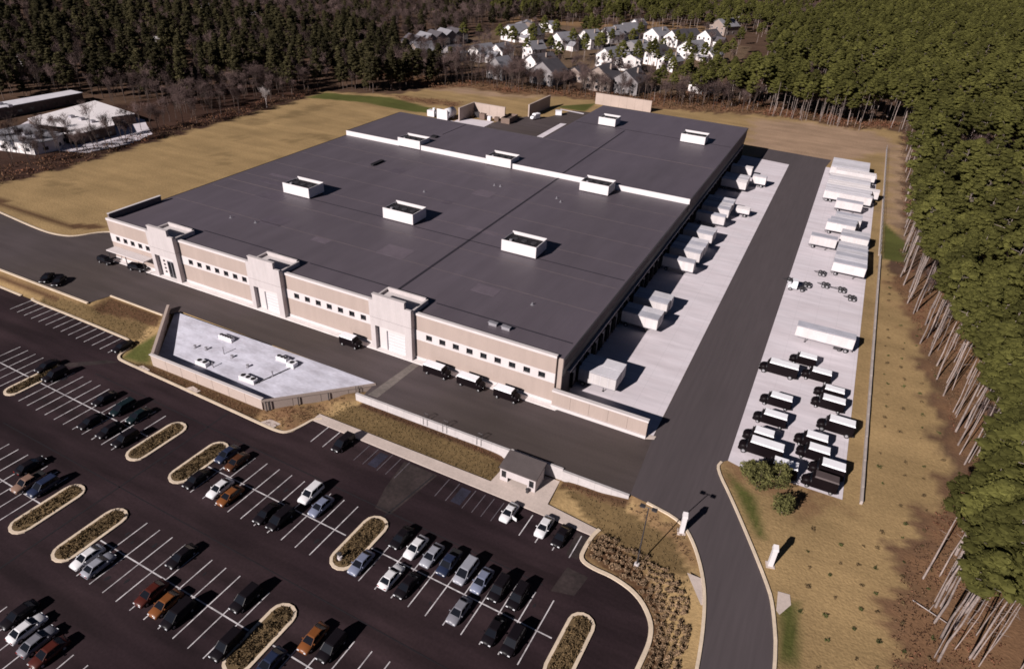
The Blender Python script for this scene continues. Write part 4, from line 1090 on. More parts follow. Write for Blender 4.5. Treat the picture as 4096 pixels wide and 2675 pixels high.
def van(x_front, x_back, y, label, h=2.95, w=2.05, dirx=-1, group='delivery vans in the right lot', roofm='van_roof', hood=1.65, name='delivery_van'):
    """x_front..x_back is the box roof; the hood sticks out in direction dirx (plan units in, metres built)"""
    L = abs(x_back-x_front)*S
    e = empty(name, ((x_front)*S, y*S, .03), 0 if dirx > 0 else math.pi, label, 'van', group)
    # local: +x is forward, the box runs from 0 back to -L
    b = MB(1); b.loft([[(xx,-ww/2,zb),(xx,ww/2,zb),(xx,ww/2,zt-.2),(xx,ww/2-.2,zt),(xx,-ww/2+.2,zt),(xx,-ww/2,zt-.2)] for xx, ww, zb, zt in ((-L,w,.45,h),(0,w,.45,h),(.35,w*.97,.45,h-.55))])
    b.build('body', 'van_body', e)
    r = MB(1); r.hexa([(-L-.02,-w/2-.01,h-.17),(-.02,-w/2-.01,h-.17),(-.02,w/2+.01,h-.17),(-L-.02,w/2+.01,h-.17)], [(-L+.08,-w/2+.14,h+.06),(-.1,-w/2+.14,h+.06),(-.1,w/2-.14,h+.06),(-L+.08,w/2-.14,h+.06)]); r.build('roof', roofm, e)
    hd = MB(1); hd.loft([[(xx,-ww/2,.42),(xx,ww/2,.42),(xx,ww/2,zt-.18),(xx,ww/2-.22,zt),(xx,-ww/2+.22,zt),(xx,-ww/2,zt-.18)] for xx, ww, zt in ((.3,w*.97,1.75),(hood*.7,w*.92,1.62),(hood*.95,w*.84,1.42),(hood+.16,w*.66,1.08))]); hd.build('hood', 'van_body', e, True)
    g = MB(1); g.hexa([(.30,-w*.44,1.63),(.62,-w*.42,1.58),(.62,w*.42,1.58),(.30,w*.44,1.63)], [(.2,-w*.42,h-.62),(.38,-w*.40,h-.62),(.38,w*.40,h-.62),(.2,w*.42,h-.62)]); g.build('windshield', 'carglass', e)
    wx = (-L*.80, hood*.45)
    for sy in (-1, 1):
        for xx in wx:
            ob = obj('wheel', WHEEL_T if L > 4.6 else WHEEL, e, (xx, sy*(w/2-.1), .46 if L > 4.6 else .33), math.pi/2)
        q = MB(1); q.tube((hood+.08,sy*w*.25,.95), (hood+.17,sy*w*.25,.95), .12, n=8); q.build('headlight', 'lamp_clear', e)
        q = MB(1); q.box(.25,.42,sy*(w/2+.22)-.09,sy*(w/2+.22)+.09,1.7,2.1); q.tube((.3,sy*w/2,1.9), (.3,sy*(w/2+.2),1.9), .03, n=4); q.build('mirror', 'steel', e)
        q = MB(1); q.box(-L-.02,-L+.03,sy*w*.4-.1,sy*w*.4+.1,.9,1.15); q.build('tail_light', 'lamp_red', e)
    q = MB(1); q.box(-L-.04,-L,-w*.42,w*.42,.75,h-.35); q.build('rear_door', 'van_body', e)
    q = MB(1); q.box(-L-.3,-L,-w*.4,w*.4,.4,.52); q.build('bumper', 'steel', e)
    return e
VL = [(133.0,135.9,32.7,2.75,1.75,'small dark delivery van with white roof, farthest of the vans, behind the others'), (128.7,133.4,27.3,3.2,2.1,'large dark delivery truck with white roof beside the lane, farthest left'), (135.5,138.6,28.7,2.85,1.85,'dark delivery van with white roof, second row from the lone trailer'),
      (137.9,140.9,24.3,2.75,1.75,'dark delivery van with white roof, left of a close pair by the right edge'), (130.3,133.6,17.6,2.85,1.85,'dark delivery van with amber lights, alone in the left column'), (137.8,141.2,21.1,2.9,1.9,'dark delivery van with white roof and roof vent, right column pair'),
      (130.1,133.5,12.3,2.85,1.85,'dark delivery van with white mirror, left column below the amber one'), (139.2,142.9,15.4,3.2,2.1,'large dark delivery truck overhanging the right edge of the concrete'), (129.5,132.3,7.0,2.95,1.95,'dark delivery van, upper of the left close pair'),
      (129.4,134.0,4.2,3.2,2.1,'long dark delivery truck with white roof, lower of the left close pair'), (136.5,139.5,9.9,2.95,1.95,'dark delivery van, upper of the middle close pair'), (137.1,140.0,7.1,2.95,1.95,'dark delivery van with side light, lower of the middle close pair'),
      (133.0,136.3,1.2,3.1,2.05,'dark delivery van with white roof, nearest to the bushy tree'), (139.1,142.2,4.3,3.1,2.05,'dark delivery van with white roof behind the grey-roofed one')]
for xf, xb, y, h_, w_, lab in VL: van(xf, xb, y, lab, h_*.93, w_+.14)
van(138.5, 141.6, .9+.2, 'dark delivery van with dark grey roof at the lower right corner', 2.85, 2.0, roofm='van_roof_dark')
for xf, xb, lab in ((63.6,60.8,'dark van with white roof parked left of the third tower'), (81.5,78.0,'dark van with white roof, first right of the third tower'), (87.9,84.4,'dark van with white roof, middle of the three by the facade'), (94.2,91.1,'dark van with white roof, nearest the right front corner')):
    van(xf, xb, -2.35, lab, 2.35, 2.0, 1, 'vans along the front facade', hood=1.3)

def trailer(x0, x1, y, w=2.0, roofm='trailer_roof_b', label='', rear=-1, group='trailers in the right lot', h=3.2, side='trailer_side', name='box_trailer'):
    """plan units; rear=-1 puts the wheels at the low-x end"""
    e = empty(name, (((x0+x1)/2)*S, y*S, .018), 0, label, 'trailer', group)
    L = (x1-x0); a, b = -L/2, L/2
    MB().box(a, b, 0, w, .95, h).build('box_body', side, e)
    r = MB(); r.box(a-.01, b+.01, -.015, w+.015, h, h+.05); r.build('roof', roofm, e)
    nb = max(4, int(L/1.1))
    MB().box(a, b, -.03, 0, .95, 1.08).build('bottom_rail', 'galv', e)
    MB().box(a, b, -.03, 0, h-.14, h).build('top_rail', 'galv', e)
    sp = MB()
    for k in range(1, nb): sp.box(a+L*k/nb-.02, a+L*k/nb+.02, -.022, 0, 1.08, h-.14)
    tag(sp.build('side_posts', 'trailer_roof_a', e), kind='stuff')
    MB().box(a+.4, b-.4, w*.3, w*.7, .72, .95).build('chassis', 'steel', e)
    xr = a if rear < 0 else b; sg = 1 if rear < 0 else -1
    for k in ((1.0,) if L < 8 else (1.0, 2.05)):
        for yy in (.18, w-.18):
            obj('wheel', WHEEL_T, e, ((xr+sg*k)*S, yy*S, .48), math.pi/2)
    lg = MB()
    for yy in (.35, w-.35): lg.box(xr+sg*(L-2.0)-.06, xr+sg*(L-2.0)+.06, yy-.06, yy+.06, .05, .95); lg.box(xr+sg*(L-2.0)-.16, xr+sg*(L-2.0)+.16, yy-.12, yy+.12, .0, .06)
    lg.build('landing_gear', 'steel', e)
    dr = MB()
    xd = xr-sg*.03
    dr.box(min(xr,xd), max(xr,xd), .08, w/2-.02, 1.05, h-.1); dr.box(min(xr,xd), max(xr,xd), w/2+.02, w-.08, 1.05, h-.1)
    dr.build('rear_door', 'trailer_roof_a', e)
    MB().box(min(xr,xr+sg*.1), max(xr,xr+sg*.1), .2, w-.2, .45, .58).build('rear_guard', 'steel', e)
    return e
def ordn(i): return ('first','second','third','fourth','fifth','sixth','seventh','eighth','ninth','tenth','eleventh','twelfth','thirteenth','fourteenth','fifteenth','sixteenth','seventeenth','eighteenth','nineteenth','twentieth','twenty-first','twenty-second','twenty-third','twenty-fourth')[i]
DOCK = [(101.3,107.8,6.85,2.4,'a'),(101.3,107.85,9.4,2.45,'a'),(101.4,108.3,28.8,1.95,'b'),(101.4,108.4,30.8,1.95,'a'),(101.4,108.2,35.7,2.0,'b'),(101.4,108.4,37.8,2.1,'a'),(101.4,108.3,56.8,1.9,'b'),
        (101.4,108.3,62.6,1.95,'b'),(101.4,108.3,64.6,1.9,'a'),(101.4,108.4,66.95,2.0,'b'),(101.4,108.4,69.0,2.0,'a'),(101.4,108.4,74.8,2.1,'b'),(101.4,108.5,77.2,2.3,'a'),(101.4,108.6,88.2,1.9,'b'),
        (101.4,108.5,94.0,2.1,'b'),(101.4,108.4,96.3,2.2,'a'),(101.4,108.5,99.3,1.9,'b'),(101.4,108.5,101.3,1.8,'a'),(101.4,108.5,119.3,2.1,'c'),(101.4,108.4,121.6,2.2,'a'),(101.4,108.4,124.0,2.2,'a'),(101.4,107.6,134.0,2.1,'c')]
for i, (x0, x1, y, w_, rm) in enumerate(DOCK):
    trailer(x0, x1, y, w_, 'trailer_roof_'+rm, 'white box trailer backed to the warehouse docks, %s from the wing wall' % ordn(i), -1, 'trailers at the docks')
trailer(108.9, 112.8, 127.2, 2.1, 'trailer_roof_a', 'short white trailer standing free of the far docks', 1, 'trailers at the docks')
trailer(109.4, 112.9, 99.6, 1.7, 'trailer_roof_c', 'small white box trailer standing free in front of the dock trailers', 1, 'trailers at the docks', 2.4)
LOT = []
LOT += [(131.4,141.4,40.6,2.05,'b','long white trailer alone in the middle of the right lot', 1)]
for i in range(6): LOT.append((135.2+.05*i,141.95-.05*i,74.8+2.28*i,2.15,'b' if i % 2 == 0 else 'a','grey-roofed trailer in the tight block of six, %s from the near end' % ordn(i), -1))
LOT += [(129.1,135.0,88.4,2.1,'b','white trailer jutting left beside the tight block, near the lane',-1),(135.5,141.8,92.6,2.1,'b','grey-roofed trailer behind the tight block of six',-1),(135.6,141.9,95.0,2.1,'a','pale-roofed trailer second behind the tight block of six',-1),
        (131.8,138.5,100.3,2.1,'b','grey-roofed trailer, nearest of the group of four mid-lot',-1),(132.4,138.7,102.8,2.1,'b','grey-roofed trailer, second of the group of four mid-lot',-1),(133.3,139.6,105.2,2.1,'a','pale-roofed trailer, third of the group of four mid-lot',-1),(133.4,139.7,107.6,2.1,'b','grey-roofed trailer, farthest of the group of four mid-lot',-1),
        (132.7,139.4,119.0,2.1,'b','short white trailer alone before the far trailer block',-1)]
for i in range(4): LOT.append((129.1,(141.5,140.9,141.2,143.2)[i],126.0+2.35*i,2.15,('a','a','a','c')[i],'long white trailer of the far block, %s from its near end' % ordn(i), -1))
for i in range(4): LOT.append((129.2,140.5,135.5+2.3*i,2.15,('c','a','a','c')[i],'long white trailer of the far block, %s from its near end' % ordn(4+i), -1))
LOT.append((130.5,141.8,149.4,2.1,'c','long white trailer of the far block jutting right near the fence', 1))
for i in range(5): LOT.append((128.8,139.7,151.8+2.2*i,2.1,'a','long pale-roofed trailer at the far end of the right lot, %s of five' % ordn(i), -1))
for x0, x1, y, w_, rm, lab, rear in LOT: trailer(x0, x1, y, w_, 'trailer_roof_'+rm, lab, rear)
MB().box(138.3,139.6,40.48,40.58,.35,.95).build('side_skirt', 'steel', [o for o in bpy.data.objects if o.get('label','').startswith('long white trailer alone')][0]).location = (-136.4*S, -40.6*S, 0)

def dolly(x, y, label, rz=0.0, L=2.1):
    e = empty('trailer_dolly', (x*S, y*S, .018), rz, label, 'dolly', 'trailer dollies on the right lot')
    f_ = MB(1); f_.box(-.9,.9,-.75,-.6,.75,.9); f_.box(-.9,.9,.6,.75,.75,.9); f_.box(-.9,-.75,-.6,.6,.75,.9); f_.box(.75,.9,-.6,.6,.75,.9); f_.box(-.3,.3,-.6,.6,.9,1.05)
    f_.build('frame', 'steel', e)
    t_ = MB(1); t_.tube((-.85,-.6,.8),(-L,0,.7),.06,n=5); t_.tube((-.85,.6,.8),(-L,0,.7),.06,n=5); t_.build('drawbar', 'steel', e)
    for sy in (-1, 1):
        for xx in (-.4, .55): obj('wheel', WHEEL_T, e, (xx, sy*.95, .48), math.pi/2)
for x, y, lab, a in ((127.7,65.9,'dark trailer dolly at the lane edge by the white tractor',0),(131.2,65.6,'dark trailer dolly right of the white yard tractor',.1),(134.7,67.6,'square dark dolly in the middle of the right lot',0),(138.1,67.1,'dark dolly with long drawbar toward the right',.05),(140.2,64.1,'dark dolly nearest to the right lot edge',.1),(133.5,73.5,'dark dolly close to the tight trailer block',0)):
    dolly(x, y, lab, a, 3.2 if 'long' in lab else 2.1)
e = empty('yard_tractor', (128.9*S, 62.7*S, .018), math.radians(190), 'small white yard tractor among the dollies by the lane', 'tractor')
q = MB(1); q.loft([[(x_,-1.0,.6),(x_,1.0,.6),(x_,1.0,zt),(x_,-1.0,zt)] for x_, zt in ((-.5,2.7),(.75,2.75),(1.0,1.7),(1.5,1.6),(1.7,1.2))]); q.build('cab', 'tank', e)
q = MB(1); q.hexa([(.80,-.9,1.75),(1.02,-.9,1.72),(1.02,.9,1.72),(.80,.9,1.75)], [(.74,-.88,2.6),(.80,-.88,2.6),(.80,.88,2.6),(.74,.88,2.6)]); q.build('windshield', 'carglass', e)
q = MB(1); q.box(-2.8,-.5,-.5,.5,.6,.85); q.box(-2.2,-1.3,-.45,.45,.85,1.05); q.build('chassis', 'steel', e)
for sy in (-1, 1):
    for xx in (-1.9, 1.1): obj('wheel', WHEEL_T, e, (xx, sy*.95, .48), math.pi/2)

# ------------------------------------------------------------------ rear yard
def screen_wall(x0, x1, y0, y1, h_, lab, mm='screenwall'):
    e = empty('screen_wall', (0,0,0), 0, lab, 'wall')
    n = max(2, int(max(x1-x0, y1-y0)/3.2))
    for k in range(n):
        if x1-x0 > y1-y0: MB().box(x0+(x1-x0)*k/n, x0+(x1-x0)*(k+1)/n-.04, y0, y1, -.05, h_).build('wall_panel', mm, e)
        else: MB().box(x0, x1, y0+(y1-y0)*k/n, y0+(y1-y0)*(k+1)/n-.04, -.05, h_).build('wall_panel', mm, e)
    MB().box(x0-.06, x1+.06, y0-.06, y1+.06, h_, h_+.15).build('wall_cap', mm, e)
screen_wall(1.6,14.6,150.6,151.1,4.6,'sunlit pinkish screen wall behind the rear equipment yard')
screen_wall(1.1,1.55,139.5,151.1,4.6,'shaded brown screen wall beside the rear tanks')
screen_wall(19.3,19.8,161,181,4.4,'dark shaded wall running away behind the rear court')
screen_wall(33,57,198.0,198.5,4.3,'long pinkish wall at the far end behind the warehouse')
e = empty('storage_tank', (-3.6*S, 136.8*S, 0), .0, 'large grey horizontal tank with white end in the rear yard', 'tank')
q = MB(); q.tube((0,0,2.0),(0,6.5,2.0),1.75,n=18); q.build('tank_shell', 'tank', e, True)
q = MB(); q.box(-2.6,1.8,-.5,-.1,0,4.0); q.build('end_panel', 'white_metal', e)
for k in (1.2, 5.0): MB().box(-1.2,1.2,k,k+.5,0,.8).build('saddle', 'concrete', e)
e = empty('equipment_skid', (-11.5*S, 138.0*S, 0), 0, 'white boxy equipment with a round tank left in the rear yard', 'equipment')
MB().box(0,3,0,2.2,.2,2.4).build('housing', 'white_metal', e); q = MB(); q.tube((3.4,.2,1.4),(3.4,4.5,1.4),1.2,n=14); q.build('tank_shell', 'steel', e, True); q = MB(); q.tube((2.4,1.0,2.4),(2.4,1.0,3.3),.5,n=10); q.build('stack', 'tank', e)
e = empty('skip', (15.2*S, 146.4*S, 0), .05, 'dark brown open container at the edge of the rear court', 'container')
MB().box(0,3.4,0,.15,0,2.0).build('side', 'rust_crate', e); MB().box(0,3.4,7.6,7.8,0,2.0).build('side', 'rust_crate', e); MB().box(0,.15,.15,7.6,0,2.0).build('side', 'rust_crate', e); MB().box(3.25,3.4,.15,7.6,0,2.0).build('side', 'rust_crate', e); MB().box(.15,3.25,.15,7.6,0,1.2).build('load', 'bark_dark', e)
for i, (x, y, w_, d_, h_, mm, lab) in enumerate(((6,146.5,2.2,1.6,2.0,'rust_crate','brown crate stack left of the open container'),(9.6,146.2,1.2,1.4,1.5,'tank','pale equipment box before the pinkish rear wall'),(12,147.2,1.6,1.6,1.3,'rust_crate','small brown crate before the pinkish rear wall'),(3.4,147.4,1.8,1.4,1.8,'steel','dark cabinet in the corner of the rear walls'),(27.2,169.4,2.4,2.0,1.6,'tank','small white box at the far corner of the rear court'))):
    e = empty('crate', (x*S, y*S, 0), .1*i, lab, 'crate', 'boxes in the rear yard')
    MB().box(0,w_,0,d_,.12,h_).build('box_body', mm, e); MB().box(-.06,w_+.06,-.06,d_+.06,h_,h_+.1).build('lid', mm, e); MB().box(.1,w_-.1,.1,d_-.1,0,.12).build('pallet', 'bark', e)
van(23.0, 25.6, 158.5, 'white truck parked in the rear court', 2.6, 2.1, -1, 'vehicles in the rear court', name='parked_truck')
for o in bpy.data.objects:
    if o.get('label') == 'white truck parked in the rear court':
        o.rotation_euler.z = math.radians(250)
        for c_ in o.children:
            if c_.name.split('.')[0] in ('body','hood','rear_door'):
                c_.material_slots[0].link = 'OBJECT'; c_.material_slots[0].material = M['tank']

# ------------------------------------------------------------------ fence, gate posts, lamps
e = empty('low_wall', (0,0,0), 0, 'long low pale wall along the right edge of the trailer lot', 'wall')
for k in range(30): MB().box(144.72+.007*k, 145.05+.007*k, .6+3.06*k, .6+3.06*k+3.03, -.05, .55+(.04 if k % 2 else 0)).build('wall_block', 'lowwall', e)
e = empty('wire_fence', (0,0,0), 0, 'thin wire fence continuing the low wall toward the far corner', 'fence')
for k in range(31): q = MB(); q.tube((144.95-.008*k,92.6+3.5*k,0),(144.95-.008*k,92.6+3.5*k,1.7),.05,n=5); q.build('post', 'galv', e)
for zz in (.5, 1.0, 1.7): q = MB(); q.tube((144.95,92.6,zz),(144.7,197.6,zz),.03,n=4); q.build('rail', 'galv', e)
MB().box(144.7,144.95,92.6,197.6,-.02,.14).build('kerb_strip', 'walk', e)
for i, (x, y, lab) in enumerate(((124.7,-15.9,'white gate post on the left side of the entry drive'),(135.5,-15.9,'white gate post on the right side of the entry drive'))):
    z0 = gz(x, y)
    e = empty('gate_post', (x*S, y*S, z0*S), .25, lab, 'gate post', 'gate posts at the entry drive')
    MB().box(-.28,.28,-.28,.28,0,2.7).build('shaft', 'white_metal', e); MB().hexa([(-.34,-.34,2.7),(.34,-.34,2.7),(.34,.34,2.7),(-.34,.34,2.7)],[(-.3,-.3,3.0),(.3,-.3,3.0),(.3,.3,3.25),(-.3,.3,3.25)]).build('cap', 'white_metal', e)
    MB().box(-.5,.5,-.5,.5,-.1,.08).build('base', 'walk', e)
def lamp(x, y, h_, lab):
    z0 = gz(x, y)
    e = empty('lamp_post', (x*S, y*S, z0*S), 0, lab, 'lamp post', 'lamp posts of the parking lot')
    q = MB(); q.tube((0,0,-.3),(0,0,.65),.32,.3,12); q.build('base', 'white', e)
    q = MB(); q.tube((0,0,.65),(0,0,h_),.09,.06,8); q.build('pole', 'steel', e)
    q = MB(); q.tube((-.5,0,h_),(.5,0,h_),.05,n=5); (q.box(-1.0,-.4,-.25,.25,h_-.08,h_+.08), q.box(.4,1.0,-.25,.25,h_-.08,h_+.08)) if h_ > 3 else q.box(-.25,.25,-.2,.2,h_,h_+.2); q.build('lamp_head', 'steel', e)
lamp(121.1, -22.5, 10, 'thin dark lamp post rising from the shrub bed right of the lot')
lamp(88.9, -38.4, .95, 'short light on a white base in the island by the silver-blue car')
# ------------------------------------------------------------------ houses of the estate (metres)
def house(x, y, rz, w, d, he, hr, lab, wall='siding_white', roof='shingle_grey', floors=2, chimney=True, porch=False, wing=None, group='houses of the estate beyond the warehouse', name='house'):
    e = empty(name, (x*S, y*S, 0), rz, lab, 'house', group)
    e.scale = (1.32, 1.32, 1.2)
    b = MB(1)
    b.add([(-w/2,0,-.4),(w/2,0,-.4),(w/2,0,he),(0,0,hr),(-w/2,0,he),(-w/2,d,-.4),(w/2,d,-.4),(w/2,d,he),(0,d,hr),(-w/2,d,he)],
          [(0,1,2,3,4),(9,8,7,6,5),(1,6,7,2),(0,4,9,5),(2,7,8,3),(4,3,8,9)])
    b.build('wall', wall, e)
    r = MB(1); ov = .45; sl = (hr-he)/(w/2)
    for sx in (-1, 1):
        r.hexa([(0,-ov,hr+.02),(sx*(w/2+ov),-ov,he-ov*sl+.02),(sx*(w/2+ov),d+ov,he-ov*sl+.02),(0,d+ov,hr+.02)], [(0,-ov,hr+.24),(sx*(w/2+ov),-ov,he-ov*sl+.22),(sx*(w/2+ov),d+ov,he-ov*sl+.22),(0,d+ov,hr+.24)])
    ro = r.build('roof', roof, e)
    if chimney:
        q = MB(1); q.box(w*.18,w*.18+.7,d*.55,d*.55+.55,he,hr+.6); q.build('chimney', 'siding_tan', ro)
    for fl in range(floors):
        for k in (-.28, .28) if w < 9 else (-.32, 0, .32):
            if fl == 0 and k == .28: continue
            q = MB(1); q.box(k*w-.62,k*w+.62,-.07,.02,1.0+fl*2.8,2.5+fl*2.8); f_ = q.build('window', 'white', e)
            q = MB(1); q.box(k*w-.5,k*w+.5,-.09,-.06,1.1+fl*2.8,2.4+fl*2.8); q.build('pane', 'winglass', f_)
        for k in (.25, .6):
            q = MB(1); q.box(w/2-.02,w/2+.07,k*d-.6,k*d+.6,1.0+fl*2.8,2.5+fl*2.8); f_ = q.build('window', 'white', e)
            q = MB(1); q.box(w/2+.06,w/2+.09,k*d-.48,k*d+.48,1.1+fl*2.8,2.4+fl*2.8); q.build('pane', 'winglass', f_)
    q = MB(1); q.box(w*.22,w*.22+1.0,-.06,.02,0,2.1); q.build('door', 'siding_tan', e)
    if porch:
        q = MB(1); q.box(-w*.45,w*.45,-2.2,-.1,.1,.35); q.build('porch_deck', 'walk', e)
        q = MB(1); q.hexa([(-w*.48,-2.4,2.6),(w*.48,-2.4,2.6),(w*.48,-.1,3.2),(-w*.48,-.1,3.2)],[(-w*.48,-2.4,2.75),(w*.48,-2.4,2.75),(w*.48,-.1,3.35),(-w*.48,-.1,3.35)]); q.build('porch_roof', roof, e)
        for k in (-.42, 0, .42): q = MB(1); q.box(k*w-.08,k*w+.08,-2.25,-2.1,.35,2.6); q.build('porch_post', 'white', e)
    if wing:
        ww_, wd_, wh_, wr_, sx = wing
        q = MB(1); x0 = sx*(w/2); x1 = x0+sx*wd_; ya = d*.25; yb = ya+ww_
        q.add([(x0,ya,-.4),(x1,ya,-.4),(x1,yb,-.4),(x0,yb,-.4),(x0,ya,wh_),(x1,ya,wh_),(x1,yb,wh_),(x0,yb,wh_),(x0,(ya+yb)/2,wr_),(x1,(ya+yb)/2,wr_)],
              [(0,1,5,4),(1,2,6,9,5),(2,3,7,6),(0,4,8,7,3)])
        q.build('wing_wall', wall, e)
        q = MB(1)
        for s2, yy in ((-1, ya-.35), (1, yb+.35)):
            zz = wh_-.35*(wr_-wh_)/(ww_/2)
            q.hexa([(x0,(ya+yb)/2,wr_),(x1+sx*.4,(ya+yb)/2,wr_),(x1+sx*.4,yy,zz),(x0,yy,zz)],[(x0,(ya+yb)/2,wr_+.2),(x1+sx*.4,(ya+yb)/2,wr_+.2),(x1+sx*.4,yy,zz+.2),(x0,yy,zz+.2)])
        q.build('wing_roof', roof, e)
        q = MB(1); q.box(min(x0,x1)+.8,max(x0,x1)-.8,ya-.08,ya+.02,0,2.2); q.build('garage_door', 'white', e)
    return e
A = math.radians
HS_ = [(-35.6,315,A(-22),10,13,5.6,9.4,'white gabled house with a rear wing, leftmost of the pale pair mid-estate','siding_white','shingle_grey',(5,5,3,5,1)),
 (-24.5,330,A(-22),12,11,6,10.4,'big white gabled house right beside the pale pair mid-estate','siding_white','shingle_grey',None),
 (-21.4,358,A(-24),9,13,5.6,9.5,'white gabled house, nearest of the row of three','siding_white','shingle_grey',None),
 (-20.3,373,A(-24),9,13,5.6,9.5,'white gabled house, middle of the row of three','siding_white','shingle_grey',None),
 (-19.7,388,A(-24),9,13,5.6,9.5,'white gabled house, farthest of the row of three','siding_white','shingle_grey',None),
 (3.5,377,A(-18),11,14,5.8,9.8,'wide white house with grey roof in the back row','siding_white','shingle_grey',(7,6,4,6.5,1)),
 (16.4,376,A(-18),10,14,5.6,10,'white house with truss gable and dark roof in the back row','siding_white','shingle_dark',None),
 (20.7,394,A(-18),9,12,5.4,9.2,'dark-roofed house half hidden behind the truss-gable house','siding_grey','shingle_dark',None),
 (32.7,397,A(-20),10,12,5.6,9.6,'white house at the back right among the pines','siding_white','shingle_dark',(6,6,3.5,6,1)),
 (9.0,316,A(-20),16,12,6,9.5,'large grey house with broad hip-like roof in the estate centre','siding_grey','shingle_grey',(7,5,5,8,1)),
 (25.0,304,A(-15),8,13,6,9.8,'narrow white house with dark roof beside the large grey house','siding_white','shingle_dark',None),
 (35.0,339,A(-24),11,14,5.6,9.6,'white house with long grey roof on the right of the estate','siding_white','shingle_grey',(6,6,3.4,6,1)),
 (47.6,337,A(-22),9,10,4,7.6,'white house with covered porch at the right end of the estate','siding_white','shingle_grey',None),
 (-1.1,218,A(-8),12,12,6,10.5,'grey framed house behind the trees, left of the front row','siding_grey','shingle_dark',None),
 (24.5,221.5,A(-6),13,12,6.2,11,'tan unfinished gabled house, middle of the front row','siding_tan','shingle_dark',None),
 (36.9,223,A(-6),12,12,6,10.6,'grey-blue gabled house, right of the unfinished one','siding_grey','shingle_dark',None),
 (8.0,235,A(-5),9,9,3.6,6.6,'small tan house between two front row houses','siding_tan','shingle_dark',None),
 (-15,235.5,A(-20),10,14,5.6,9.6,'pale house with dark roof, second from left in front row','siding_white','shingle_dark',None),
 (63.1,248.5,A(-28),8,9,6,10,'narrow white house standing alone in the trees at right','siding_white','shingle_dark',None),
 (20.8,278.5,A(20),13,9,5.2,8.6,'wide white house behind the front row, right of centre','siding_white','shingle_grey',None),
 (7.0,278.8,A(-12),9,11,6.2,9.8,'tall white house behind the front row, left of centre','siding_white','shingle_grey',None),
 (36.5,292,A(-15),9,10,5.2,8.6,'white house broken up by pines right of the centre','siding_white','shingle_grey',None),
 (-53.2,248,A(-15),9,12,4.6,8.4,'cream house with garage wing at the left of the estate','siding_white','shingle_grey',(6,6,3,5.4,1)),
 (-45.3,257,A(-5),8,11,5,8.6,'white columned house right of the cream garage house','siding_white','shingle_grey',None),
 (-23.7,215,A(-10),9,9,6,9.8,'pale framed house behind bare trees at the left front','siding_grey','shingle_grey',None),
 (-33.4,271,A(-20),7,10,6,9.6,'tall narrow white house partly hidden by a pine','siding_white','shingle_grey',None),
 (-70.8,322,A(-20),12,13,5.4,9.6,'bright white house with broad gable, upper left of the estate','siding_white','shingle_grey',(6,6,3.4,6,1)),
 (-58.7,323,A(-10),10,11,5,8.6,'white house with blue-grey roof, right of the broad gable','siding_white','shingle_dark',None),
 (-70.2,376,A(-10),13,8,4.2,6.6,'small far white house above the estate','siding_white','shingle_grey',None),
 (-78.1,364,A(25),14,9,4.2,7,'far tan house with a long roof above the estate','siding_tan','shingle_grey',None),
 (-24.2,428,A(-20),9,9,4.6,8,'lone far white house before the clearing','siding_white','shingle_grey',None),
 (28.1,459,A(-25),13,16,6,10.5,'far pinkish house with long roof right of the clearing','siding_tan','shingle_grey',None),
 (13,588,A(-10),16,9,4.5,7.5,'farthest pale house in the trees at the top right','siding_white','shingle_grey',None),
 (-80.5,233,A(-25),9,10,4.6,8.4,'pale low house under the terrace row','siding_tan','shingle_grey',None),
 (-64,239,A(-15),9,9,4.4,7.8,'shaded grey house among bare trees left of the estate','siding_grey','shingle_dark',None),
 (-71.5,224,A(-15),11,8,3.2,5.4,'low dark-roofed house in the shade at the far left','siding_grey','shingle_dark',None),
 (-201,105,A(0),10,8,5,8,'far left white building among dark trees','siding_white','shingle_grey',None),
 (-178,157,A(0),9,6,11,13,'tiny white roof peeking out of the dark left woods','siding_white','siding_white',None),
 (-223,263,A(0),14,8,9,11,'far white building in the upper left woods','siding_white','siding_white',None),
 (-272,272,A(0),12,8,9,11,'farthest white building at the upper left','siding_white','siding_white',None)]
for x, y, rz, w_, d_, he, hr, lab, wl, rf_, wing in HS_:
    hh_ = house(x, y, rz, w_, d_, he, hr, lab, wl, rf_, 2 if he > 4.3 else 1, int(abs(x)) % 3 == 0, 'porch' in lab, wing, name='building' if 'building' in lab else 'house')
    if x < -150: hh_.scale = (.75, .75, .8)
for i, (x, y) in enumerate(((-89.4,253),(-88.9,264),(-88.5,274),(-88.1,284),(-87.2,292.5))):
    house(x, y, A(65), 10, 11, 4.6, 8.2, 'terraced house in the diagonal row, %s from the near end' % ordn(i), 'siding_tan' if i == 0 else 'siding_grey', 'shingle_grey' if i % 2 else 'shingle_dark', 1, False, group='terraced houses in the diagonal row', name='terraced_house')
struct('estate_road', MB().sheet([(-84,262),(-80,262),(-74,300),(-34,316),(-8,338),(26,372),(24,377),(-10,343),(-36,320),(-78,304)], .006), 'asphalt_up')
